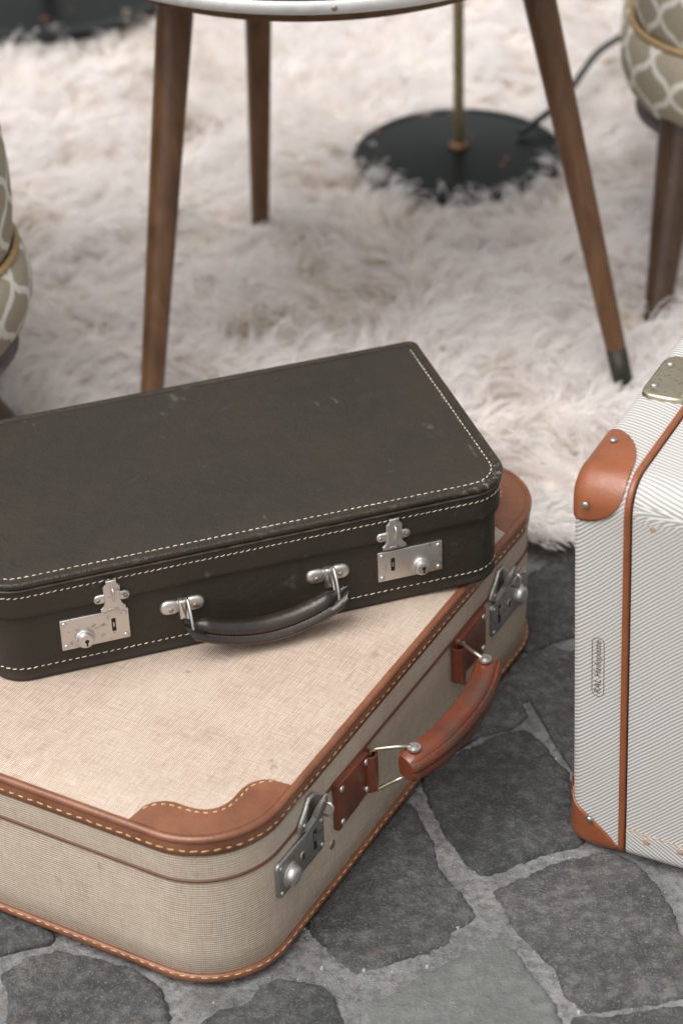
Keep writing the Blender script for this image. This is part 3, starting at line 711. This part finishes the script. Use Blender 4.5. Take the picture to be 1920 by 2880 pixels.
# ------------------------------------------------------------------ white striped suitcase, standing upright
WH, WLn = .354, .43
ws = root('striped_suitcase', 'white and grey striped suitcase with orange corners standing upright on the setts', 'suitcase', (.2155, 1.4525, .0015), (0, R(-1.3), R(-28)))
RW = .026; RB = .010
def wo(off):                                    # outline in (length y, height z), from the bottom front going up
    L2, H2 = WLn, WH; pts = []
    for cy, cz, a0, r_ in ((RB, RB, 270, RB), (RW, H2-RW, 180, RW), (L2-RW, H2-RW, 90, RW), (L2-RB, RB, 0, RB)):
        for k in range(13):
            a = R(a0-90*k/12); pts.append((cy+(r_+off)*math.cos(a), cz+(r_+off)*math.sin(a)))
    return pts
SC = math.pi/2*RB+(WH-RB-RW)+math.pi/4*RW        # arc length at the middle of the top front corner
def slant(s, sh=0.): 
    t = min(1, max(0, (s-SC+.006+sh)/.012)); return .95*(1-t)-.30*t
def shell(mb, prof, sh=0., mask=None, cap=True, extra=0.):
    """prof = [(x, off)]; built as quads between outline points; mask(s, q) keeps part of it"""
    base = wo(0); 
    fine = densify(base, .0035); n = len(fine); s = lens(fine)
    nrm = []
    for i in range(n):
        a, b = fine[i-1], fine[(i+1) % n]; d = (b[0]-a[0], b[1]-a[1]); l = math.hypot(*d); nrm.append((-d[1]/l, d[0]/l))
    q = [0.]
    for i in range(1, len(prof)): q.append(q[-1]+math.dist(prof[i-1], prof[i]))
    V = [(x, fine[k][0]+nrm[k][0]*o, fine[k][1]+nrm[k][1]*o) for x, o in prof for k in range(n)]; F = []; U = []
    for i in range(len(prof)-1):
        for k in range(n):
            k2 = (k+1) % n
            if mask and not mask((s[k]+s[k+1])/2, (q[i]+q[i+1])/2): continue
            f = (i*n+k, i*n+k2, (i+1)*n+k2, (i+1)*n+k); 
            if prof[0][0] > prof[-1][0]: f = f[::-1]
            idx = {i*n+k: (s[k], prof[i]), i*n+k2: (s[k+1], prof[i]), (i+1)*n+k2: (s[k+1], prof[i+1]), (i+1)*n+k: (s[k], prof[i+1])}
            sm_ = (s[k]+s[k+1])/2
            F.append(f); U.append(tuple((ss-slant(sm_, sh)*(p_[0]), ss*.5+p_[0]) for ss, p_ in (idx[j] for j in f)))
    if cap:
        c = list(range((len(prof)-1)*n, len(prof)*n)); c = c if prof[0][0] < prof[-1][0] else c[::-1]
        F.append(tuple(c)); U.append(tuple((V[j][2]-.7*V[j][1], V[j][1]) for j in c))
    used = sorted({j for f in F for j in f}); mp = {j: i for i, j in enumerate(used)}
    mb.add([V[j] for j in used], [tuple(mp[j] for j in f) for f in F], U)
    return mb
EX = -.0460
def lprof(add=0., step=4):
    p = [(-.0016, add), (-.006, .0008+add), (-.012, .0010+add), (-.018, .0010+add), (-.024, .0008+add), (-.028, .0005+add), (-.032, add)]
    for k in range(1, 9): a = R(90*k/8); p.append((-.032-(.0135+add)*math.sin(a), -.0135+(.0135+add)*math.cos(a)))
    return p
lh = shell(MB(), lprof()+[(EX+.0003, -.02), (EX+.0001, -.025)]).build('left_shell', STRIPE, ws, True, sharp=60)
rh = shell(MB(), [(.0036, -.003), (.0036, -.0006), (.02, .0003), (.045, .0006), (.075, .0), (.0815, -.0018), (.086, -.006), (.0875, -.012), (.088, -.02)], .017).build('right_shell', STRIPE, ws, True, sharp=60)
loft_w = MB(); pr = [(-.0026, -.003), (-.0026, .0012), (-.0018, .0019), (.0014, .0019), (.0022, .0012), (.0022, -.003)]
shell(loft_w, pr, cap=False).build('seam_strip', ORANGE, ws, True, sharp=50)
shell(MB(), [(-.002, -.0035), (.0040, -.0035)], cap=False).build('seam_gap', BLACK, ws, False)  # black strip paints the shadow line between the two halves
# moulded corner caps, gridded between smooth edge curves on the shell's own surface
CF = densify(wo(0), .002); CS = lens(CF); CT = CS[-1]
CP = lprof(0)+[(EX+.0003, -.030), (EX+.0004, -.060)]
CQ = [0.]
for a_, b_ in zip(CP, CP[1:]): CQ.append(CQ[-1]+math.dist(a_, b_))
def surf(s_, q, add):
    s_ %= CT; k = int(np.searchsorted(CS, s_, 'right'))-1; n_ = len(CF); k = min(k, n_-1)
    a, b = CF[k], CF[(k+1) % n_]; t = (s_-CS[k])/max(1e-9, CS[k+1]-CS[k])
    a0, b1 = CF[k-1], CF[(k+2) % n_]; d = (b1[0]-a0[0], b1[1]-a0[1]); l = math.hypot(*d); nn = (-d[1]/l, d[0]/l)
    i_ = min(len(CQ)-2, max(0, int(np.searchsorted(CQ, q, 'right'))-1)); f = (q-CQ[i_])/(CQ[i_+1]-CQ[i_])
    (x0, o0), (x1, o1) = CP[i_], CP[i_+1]; e = (x1-x0, o1-o0); el = math.hypot(*e); pn = (e[1]/el, -e[0]/el)
    x_, o_ = x0+e[0]*f+pn[0]*add, o0+e[1]*f+pn[1]*add
    return (x_, a[0]+(b[0]-a[0])*t+nn[0]*o_, a[1]+(b[1]-a[1])*t+nn[1]*o_)
def capobj(lo, hi, q0, q1, nq=44, ns_=40):
    V = []; F = []
    for i_ in range(nq+1):
        q = q0+(q1-q0)*(i_/nq)**1.6
        for k in range(ns_+1): V.append(surf(lo(q)+(hi(q)-lo(q))*k/ns_, q, .0016))
    for i_ in range(nq):
        for k in range(ns_): F.append((i_*(ns_+1)+k, (i_+1)*(ns_+1)+k, (i_+1)*(ns_+1)+k+1, i_*(ns_+1)+k+1))
    o = MB().add(V, F).build('corner_cap', ORANGE, ws, True)
    md = o.modifiers.new('solid', 'SOLIDIFY'); md.thickness = .0015; md.offset = 1
    return o
def ell(q, q0, Q): u = min(1., max(0., (Q-q)/(Q-q0))); return math.sqrt(max(0., 1-u**2.3))
S0 = SC+.003
c1 = capobj(lambda q: S0-.006-.030*ell(q, .0035, .046), lambda q: S0+.004+.060*ell(q, .0035, .050), .0035, .095)

c2 = capobj(lambda q: -.05, lambda q: .006+.050*min(1., q/.058)**.60, .0008, .095)
def WF(y0=0.): return lambda x, z, out: (x, y0-out, z)
def WT(x, y, out): return (x, y, WH+out)
rivet(c1, -.0320, .3320, WF(), .0029, .0016, .0030, STEEL2)
knob(MB(), -.0320, .0520, lambda x, y, o: WT(x, y, o+.0026), [(.0030, 0), (.003, .0008), (.0022, .0015), (.001, .0018)], 14).build('rivet', STEEL2, c1)
rivet(c2, -.0265, .0300, WF(), .0029, .0016, .0034, STEEL2)
# riveted flap along the foot of the right half
V = []; F = []; U = []
fl = MB(); nz = 10; xs = [.0042+.0040*k for k in range(20)]
for k, x in enumerate(xs):
    zt = .0290-.0035*(x/.08)
    for j in range(nz+1):
        s = zt*j/nz
        if s >= RB: y, z = 0., s
        else: a = math.pi*1.5-math.pi/2*(s/RB); y, z = RB+RB*math.cos(a), RB+RB*math.sin(a)
        V.append((x, y-.0016-.0006*(j == nz)*0, z-.0010*(s < .012)+.0012*(s < .004)))
for k in range(len(xs)-1):
    for j in range(nz):
        f = (k*(nz+1)+j, (k+1)*(nz+1)+j, (k+1)*(nz+1)+j+1, k*(nz+1)+j+1); F.append(f)
        U.append(tuple((V[i][2]*1.0+V[i][0]*.62, V[i][0]) for i in f))
fo = fl.add(V, F, U).build('bottom_flap', STRIPE, ws, True)
md = fo.modifiers.new('solid', 'SOLIDIFY'); md.thickness = .0013; md.offset = -1
tube(MB(), [(x, -.0016, .0291-.0035*(x/.08)) for x in xs], .00055, 6).build('cut_edge', CUT, fo)
for x in (.0215, .0500, .0750): rivet(fo, x, .0215, WF(0), .0032, .0009, .0014, CUT)
rivet(rh, .0200, .322, WF(0), .0028, .0007, .0, CUT)
# latch bridging the seam on the top edge
lt = [(-.0385, .130), (-.0370, .1240), (-.0300, .1200), (-.0180, .1200), (-.0030, .1215), (-.0030, .1820), (-.0180, .1850), (-.0300, .1850), (-.0370, .1800), (-.0385, .1740)]
wl = plate(MB(), lt, lambda x, y, o: WT(x, y, o), .0042, .0026, .0006).build('latch', BRASS, ws, True, sharp=60)
for y in (.1350, .1700): knob(MB(), -.0310, y, WT, [(.0033, .0046), (.0033, .0054), (.0024, .0062), (.001, .0065)], 16).build('rivet', STEEL2, wl)
plate(MB(), [(-.0060, .1290), (.0180, .1290), (.0180, .1760), (-.0060, .1760)], WT, .0040, .0020, .0040).build('tongue', BRASS, wl, True, sharp=60)
wl2 = plate(MB(), [(.0120, .1180), (.0400, .1220), (.0440, .1300), (.0440, .1750), (.0400, .1830), (.0120, .1860)], WT, .0036, .0024, .0006).build('latch_plate', BRASS, ws, True, sharp=60)
# printed maker's stamp reading upwards
def text_mesh(txt, size):
    cu = bpy.data.curves.new('stamp', 'FONT'); cu.body = txt; cu.size = size; cu.align_x = 'CENTER'; cu.align_y = 'CENTER'; cu.shear = .15; cu.resolution_u = 3
    to = bpy.data.objects.new('stamp', cu); COL.objects.link(to); bpy.context.view_layer.update()
    me = bpy.data.meshes.new_from_object(to.evaluated_get(bpy.context.evaluated_depsgraph_get())); bpy.data.objects.remove(to)
    return me
me = text_mesh('RAL Hadoplatte', .0078); me.materials.append(INK)
st = bpy.data.objects.new('stamp', me); COL.objects.link(st); st.parent = lh
st.matrix_local = Matrix.Translation((-.0215, -.0013, .184)) @ Matrix(((0, -1, 0, 0), (0, 0, -1, 0), (1, 0, 0, 0), (0, 0, 0, 1)))
fr = [(-.0215+x, -.00125, .184+z) for x, z in rr(.0098, .056, (.0045,)*4, 0, 5)]
tube(MB(), fr, .00022, 4, True).build('stamp_border', INK, lh)

# ------------------------------------------------------------------ side table
tb = root('side_table', 'round black-topped side table with aluminium rim and splayed walnut legs', 'table', (0, 2.285, 0))
TZ, TR_ = .499, .279
circ = lambda off: [((TR_+off)*math.cos(2*math.pi*k/120), (TR_+off)*math.sin(2*math.pi*k/120)) for k in range(120)]
tt = loft(MB(), circ, [(-.02, TZ+.0003), (-.004, TZ), (-.003, TZ+.010)], True).build('table_top', simple('black_top', (.010, .012, .011), .3, .2, 60), tb, True, sharp=40)
loft(MB(), circ, [(-.0035, TZ+.0085), (-.06, TZ+.0083)], False, True).build('top_surface', simple('black_glass', (.006, .008, .007), .5, .2, 60, .15), tb, False)
rimo = loft(MB(), circ, [(-.004, TZ-.001), (-.001, TZ-.0012), (.0006, TZ+.0005), (.0008, TZ+.006), (.0004, TZ+.0100), (-.0006, TZ+.0112), (-.0024, TZ+.0112), (-.0034, TZ+.0102), (-.0036, TZ+.008)]).build('rim', ALU, tb, True)
for kk in (-88, -40, -130, 20, 90, 160, -170):
    a = R(kk); d = Vector((math.cos(a), math.sin(a), 0)); s_ = Vector((-d.y, d.x, 0)); c = d*(TR_+.0006)+Vector((0, 0, TZ+.005))
    V = [c+(s_*math.cos(q)+Vector((0, 0, math.sin(q))))*.0028*f+d*o for f, o in ((1, 0), (.9, .0008), (.5, .0013)) for q in (2*math.pi*j/12 for j in range(12))]
    MB().add(V, [(i*12+j, i*12+(j+1) % 12, i*12+12+(j+1) % 12, i*12+12+j) for i in range(2) for j in range(12)]+[tuple(range(24, 36))]).build('screw', RIVET, rimo)
loft(MB(), circ, [(-.035, TZ-.022), (-.03, TZ-.0005)], True).build('under_frame', WOOD, tb, True, sharp=40)
def leg_tube(a, b, r0, r1, n=20, seg=24, twist=0.):
    a, b = Vector(a), Vector(b); mb = MB()
    return tube(mb, [a+(b-a)*(k/seg) for k in range(seg+1)], [(r0+(r1-r0)*(k/seg))*(1-.12*max(0, (k/seg-.97)/.03)) for k in range(seg+1)], n)
def place_leg(tp, ft, zt, zb, r0, r1, parent, rootloc, name='leg', tipm=None):
    tp, ft = Vector(tp), Vector(ft); d = (tp-ft)/(tp.z-ft.z); A = ft+d*(zt-ft.z); B = ft+d*(zb-ft.z)
    o = leg_tube((0, 0, 0), B-A, r0, r1).build(name, WOOD, parent, True, A-Vector(rootloc), 60)
    return o
TC = (0, 2.285, 0)
for tp, ft, r0, r1 in (((-.147, 2.270, .40), (-.191, 2.085, .03), .0205, .0108), ((.214, 2.259, .40), (.299, 2.142, .014), .0178, .0098), ((-.0705, 2.455, .31), (-.083, 2.525, .014), .0170, .0100)):
    L_ = place_leg(tp, ft, TZ-.012, .012, r0, r1, tb, TC)
    tp_, ft_ = Vector(tp), Vector(ft); d = (tp_-ft_)/(tp_.z-ft_.z); A = ft_+d*(TZ-.012-ft_.z); P0 = ft_+d*(.058-ft_.z); P1 = ft_+d*(.0125-ft_.z)
    if r0 > .0172: tube(MB(), [P0-A, P1-A], [r1*1.10, r1*1.02], 20).build('foot_sleeve', simple('dark_foot', (.022, .02, .014), .5), L_)

# ------------------------------------------------------------------ floor lamps
def lamp(name, label, x, y, zb, rad, pole_r, h, polem):
    rt = root(name, label, 'floor lamp', (x, y, zb)); n = 72
    ci = lambda off: [(off*math.cos(2*math.pi*k/n), off*math.sin(2*math.pi*k/n)) for k in range(n)]
    pr = [(rad-.006, 0), (rad-.001, .001), (rad, .004), (rad-.001, .0075), (rad-.004, .0095), (rad-.010, .0102), (rad-.013, .0096), (rad*.80, .0108), (rad*.55, .0135), (rad*.30, .0158), (rad*.12, .0168), (.012, .017)]
    loft(MB(), ci, pr, True, True).build('base', LACQ, rt, True, sharp=70)
    loft(MB(), ci, [(.012, .0165), (.0125, .0185), (.011, .0215), (.009, .0225), (pole_r, .024)]).build('collar', simple('rusty_collar', (.13, .06, .025), .5), rt)
    loft(MB(), ci, [(pole_r, .018), (pole_r, h), (pole_r*.3, h+.004)], False, True).build('pole', polem, rt)
    return rt
BRASSP = metal('brass_pole', (.36, .30, .17), .38, .5, (.2, .15, .07))
l1 = lamp('floor_lamp', 'floor lamp with thin brass pole on a round black base behind the table', .158, 2.672, .027, .129, .0064, 1.25, BRASSP)
cbl = [Vector(p) for p in ((.235, 2.70, .046), (.29, 2.76, .058), (.345, 2.885, .062), (.385, 2.950, .058), (.44, 3.03, .055), (.44, 3.10, .055), (.38, 3.17, .055), (.31, 3.21, .055), (.25, 3.225, .056), (.20, 3.24, .055), (.12, 3.33, .055), (.1, 3.5, .055))]
def spline(P, k=8):
    out = []
    for i in range(len(P)-1):
        p0, p1, p2, p3 = P[max(0, i-1)], P[i], P[i+1], P[min(len(P)-1, i+2)]
        for t in (j/k for j in range(k)):
            out.append(.5*((2*p1)+(p2-p0)*t+(2*p0-5*p1+4*p2-p3)*t*t+(3*p1-p0-3*p2+p3)*t**3))
    return out+[P[-1]]
tube(MB(), [p_-Vector((.158, 2.672, .027)) for p_ in spline(cbl)], .0045, 8).build('cord', RUBBER, l1)
l2 = lamp('floor_lamp', 'floor lamp with thick black pole and wide black base near the rug end', -.385, 3.235, .036, .190, .010, 1.3, LACQ)

# ------------------------------------------------------------------ armchairs
def armchair(label, x, y, yaw, zb, legs, lining):
    rt = root('armchair', label, 'armchair', (x, y, 0), (0, 0, yaw))
    ob = lambda off: rr(.58, .58, (.13, .13, .13, .13), off, 10)
    loft(MB(), ob, [(-.05, zb-.018), (-.012, zb-.02)], True).build('lining', LINING, rt, True)
    loft(MB(), ob, [(-.03, zb-.012), (-.016, zb-.006), (-.002, zb+.012), (.006, zb+.035), (.007, zb+.055), (.002, zb+.078), (-.006, zb+.088)], True).build('lower_band', FABRIC, rt, True)
    loft(MB(), ob, [(-.010, zb+.086), (-.006, zb+.10), (-.003, zb+.13), (-.003, zb+.17), (-.006, zb+.205), (-.014, zb+.215)]).build('seat_side', FABRIC, rt, True)
    loft(MB(), ob, [(-.016, zb+.213), (-.010, zb+.225), (-.006, zb+.25), (-.010, zb+.285), (-.02, zb+.312), (-.07, zb+.325), (-.15, zb+.330)], False, True).build('seat_cushion', FABRIC, rt, True)
    for z, of in ((zb+.087, -.004), (zb+.214, -.010)):
        p_ = [(a, b, z) for a, b in ob(of)]; tube(MB(), p_, .0038, 8, True).build('piping', GOLD, rt)
    hb = MB(); V = []; F = []; n = 28
    for z, th in ((zb+.29, .05), (zb+.40, .055), (zb+.52, .055), (zb+.60, .045), (zb+.62, .025)):
        for s_ in (1, -1):
            for k in range(n+1):
                a = R(10+160*k/n)*(1); r_ = .285+.03*(z-zb-.3)*3*.3
                q = (r_-(0 if s_ > 0 else th*1.7)); V.append((q*math.cos(a)*1.0, q*math.sin(a), z))
    m = 2*(n+1)
    for i in range(4):
        for j in range(m):
            j2 = (j+1) % m
            a_, b_ = (j if j <= n else n+1+(m-1-j)), (j2 if j2 <= n else n+1+(m-1-j2))
            F.append((i*m+a_, i*m+b_, (i+1)*m+b_, (i+1)*m+a_))
    for j in range(n): F.append((4*m+j, 4*m+j+1, 4*m+n+1+j+1, 4*m+n+1+j))
    U = [tuple((math.atan2(V[i][1], V[i][0])*.29, V[i][2]) for i in f) for f in F]
    hb.add(V, F, U).build('backrest', FABRIC, rt, True, sharp=60)
    inv = (Matrix.Translation((x, y, 0)) @ Matrix.Rotation(yaw, 4, 'Z')).inverted()
    for tp, ft, r0, r1 in legs:
        A, B = inv @ Vector(tp), inv @ Vector(ft)
        leg_tube((0, 0, 0), B-A, r0, r1).build('leg', WOODD, rt, True, A, 60)
    return rt
def auto_legs(x, y, yaw, zb, skip, s=.215):
    out = []; M_ = Matrix.Translation((x, y, 0)) @ Matrix.Rotation(yaw, 4, 'Z')
    for i, (a, b) in enumerate(((-1, -1), (1, -1), (1, 1), (-1, 1))):
        if i == skip: continue
        out.append((M_ @ Vector((a*s, b*s, zb)), M_ @ Vector((a*(s+.025), b*(s+.025), .01)), .024, .013))
    return out
ZC = .205
armchair('trellis patterned armchair beside the base of the brass lamp', .640, 2.590, R(-8), ZC, [((.385, 2.400, ZC+.01), (.348, 2.278, .012), .025, .0135)]+auto_legs(.640, 2.590, R(-8), ZC, 0), True)
armchair('trellis patterned armchair behind the hinge side of the dark brown suitcase', -.634, 2.105, R(24), ZC-.022, [((-.378, 1.985, ZC-.04), (-.334, 2.095, .012), .026, .0190)]+auto_legs(-.634, 2.105, R(24), ZC-.022, 1), True)

# ------------------------------------------------------------------ shaggy wool rug
rg = root('shag_rug', 'shaggy off-white long-haired rug spread under the table and lamps', 'rug', (0, 2.7, 0))
EDGE = [(-1.0, 2.10), (-.6, 2.07), (-.35, 2.04), (-.15, 2.02), (.0, 1.985), (.10, 1.935), (.17, 1.885), (.22, 1.875), (.28, 1.892), (.36, 1.945), (.46, 1.965), (.6, 1.95), (.95, 1.97)]
ex = np.array([e[0] for e in EDGE]); ey_ = np.array([e[1] for e in EDGE])
def edge_y(x): return np.interp(x, ex, ey_)
rng = np.random.default_rng(5)
nx, ny = 70, 70; X = np.linspace(-.95, .95, nx); V = []; F = []
for j in range(ny):
    for i in range(nx):
        e = float(edge_y(X[i])); yy = e+.03+(3.75-e)*j/(ny-1)
        V.append((X[i], yy-2.7, (.004 if j == 0 else .012+.006*noise.noise(Vector((X[i]*7, yy*7, 0))))))
for j in range(ny-1):
    for i in range(nx-1): F.append((j*nx+i, j*nx+i+1, (j+1)*nx+i+1, (j+1)*nx+i))
MB().add(V, F).build('pelt', PELT, rg, True)
def vnoise(x, y, sc, seed):                     # smooth value noise
    r_ = np.random.default_rng(seed); T = r_.random((64, 64)); x = x*sc+20; y = y*sc+20
    xi = np.floor(x).astype(int); yi = np.floor(y).astype(int); fx = x-xi; fy = y-yi; fx = fx*fx*(3-2*fx); fy = fy*fy*(3-2*fy)
    g_ = lambda a, b: T[a % 64, b % 64]
    return (g_(xi, yi)*(1-fx)+g_(xi+1, yi)*fx)*(1-fy)+(g_(xi, yi+1)*(1-fx)+g_(xi+1, yi+1)*fx)*fy
NL = 26000
x = rng.uniform(-.64, .64, NL*2); y = rng.uniform(1.86, 3.5, NL*2)
xe = rng.uniform(-.5, .5, 1500); x = np.concatenate([xe, x]); y = np.concatenate([edge_y(xe)+rng.uniform(.004, .03, 1500), y])
ok = (y > edge_y(x)+.004) & (np.abs(x) < .28+.1*y)
for lx, ly, lr in ((.158, 2.672, .119), (-.385, 3.235, .180)): ok &= (x-lx)**2+(y-ly)**2 > lr**2
x, y = x[ok][:NL], y[ok][:NL]; n = len(x)
ang = 2*math.pi*(vnoise(x, y, 6, 1)*1.3+vnoise(x, y, 17, 2)*.7)+rng.normal(0, .55, n)
near = np.clip(1-(y-edge_y(x))/.05, 0, 1); ang = ang*(1-near)+(-math.pi/2+rng.normal(0, .45, n))*near
ln = rng.uniform(.028, .052, n); lean = np.clip(rng.normal(.91, .07, n), .6, .99); lean = np.maximum(lean, near*.93)
col = np.clip(vnoise(x, y, 11, 4)*.62+vnoise(x, y, 34, 5)*.48+rng.normal(0, .10, n)-.10, 0, 1)
for lx, ly, lr in ((.158, 2.672, .129), (-.385, 3.235, .190)):   # tufts crowd up against the lamp feet
    dr = np.hypot(x-lx, y-ly); fr_ = (dr < lr+.022) & (y < ly-.03); k_ = int(fr_.sum())
    ang[fr_] = np.arctan2(ly-y[fr_], lx-x[fr_])+rng.normal(0, .9, k_); lean[fr_] = rng.uniform(.5, .9, k_); ln[fr_] = rng.uniform(.028, .048, k_)
KS, SEG = 9, 4
dx, dy = np.cos(ang), np.sin(ang); px, py = -dy, dx
Vs = np.zeros((n, KS, SEG+1, 2, 3)); 
for k in range(KS):
    ofs = (k/(KS-1)-.5); bw = rng.uniform(.010, .016, n); jl = rng.uniform(.75, 1.08, n); curl = rng.normal(0, .0028, n); ph = rng.uniform(0, 6.28, n); bo_ = rng.uniform(-.004, .004, n); hz = rng.uniform(.75, 1.2, n)
    wd = rng.uniform(.0008, .0016, n)
    for s_ in range(SEG+1):
        t = s_/SEG; L_ = ln*jl
        along = L_*(lean*(t**1.25)); up = L_*np.sqrt(1-lean**2)*hz*np.sin(t*math.pi*.62)
        sp = ofs*bw*(1-.82*t**1.5)+curl*np.sin(t*4+ph)
        cx = x+dx*(along+bo_)+px*sp; cy = y+dy*(along+bo_)+py*sp; cz = .011+up+.0015*np.sin(ph)*t
        hw = wd*(1-.8*t**2)*.5+.0001; tw = ph+t*1.5
        for e, sg in ((0, -1), (1, 1)):
            Vs[:, k, s_, e, 0] = cx+px*hw*sg*np.cos(tw*.3); Vs[:, k, s_, e, 1] = cy+py*hw*sg*np.cos(tw*.3); Vs[:, k, s_, e, 2] = cz+hw*sg*np.sin(tw*.3)
Vs[..., 1] -= 2.7; Vs[..., 2] = np.maximum(Vs[..., 2], .0015)
vv = Vs.reshape(-1, 3); ns_ = n*KS; base = np.arange(ns_)*(SEG+1)*2
quads = np.concatenate([np.stack([base+2*s_, base+2*s_+1, base+2*s_+3, base+2*s_+2], 1) for s_ in range(SEG)], 1).reshape(-1, 4)
me = bpy.data.meshes.new('fur'); me.vertices.add(len(vv)); me.vertices.foreach_set('co', vv.astype(np.float32).ravel())
nq = len(quads); me.loops.add(nq*4); me.loops.foreach_set('vertex_index', quads.astype(np.int32).ravel())
me.polygons.add(nq); me.polygons.foreach_set('loop_start', np.arange(nq, dtype=np.int32)*4); me.polygons.foreach_set('use_smooth', np.ones(nq, bool))
me.update(calc_edges=True)
uvl = me.uv_layers.new(name='UVMap'); cu = np.repeat(np.clip(np.repeat(col, KS)+rng.normal(0, .07, ns_), 0, 1), SEG*4)
uvl.data.foreach_set('uv', np.stack([cu, np.zeros_like(cu)], 1).astype(np.float32).ravel())
me.materials.append(FUR); fo = bpy.data.objects.new('fur', me); COL.objects.link(fo); fo.parent = rg; stuff(fo)
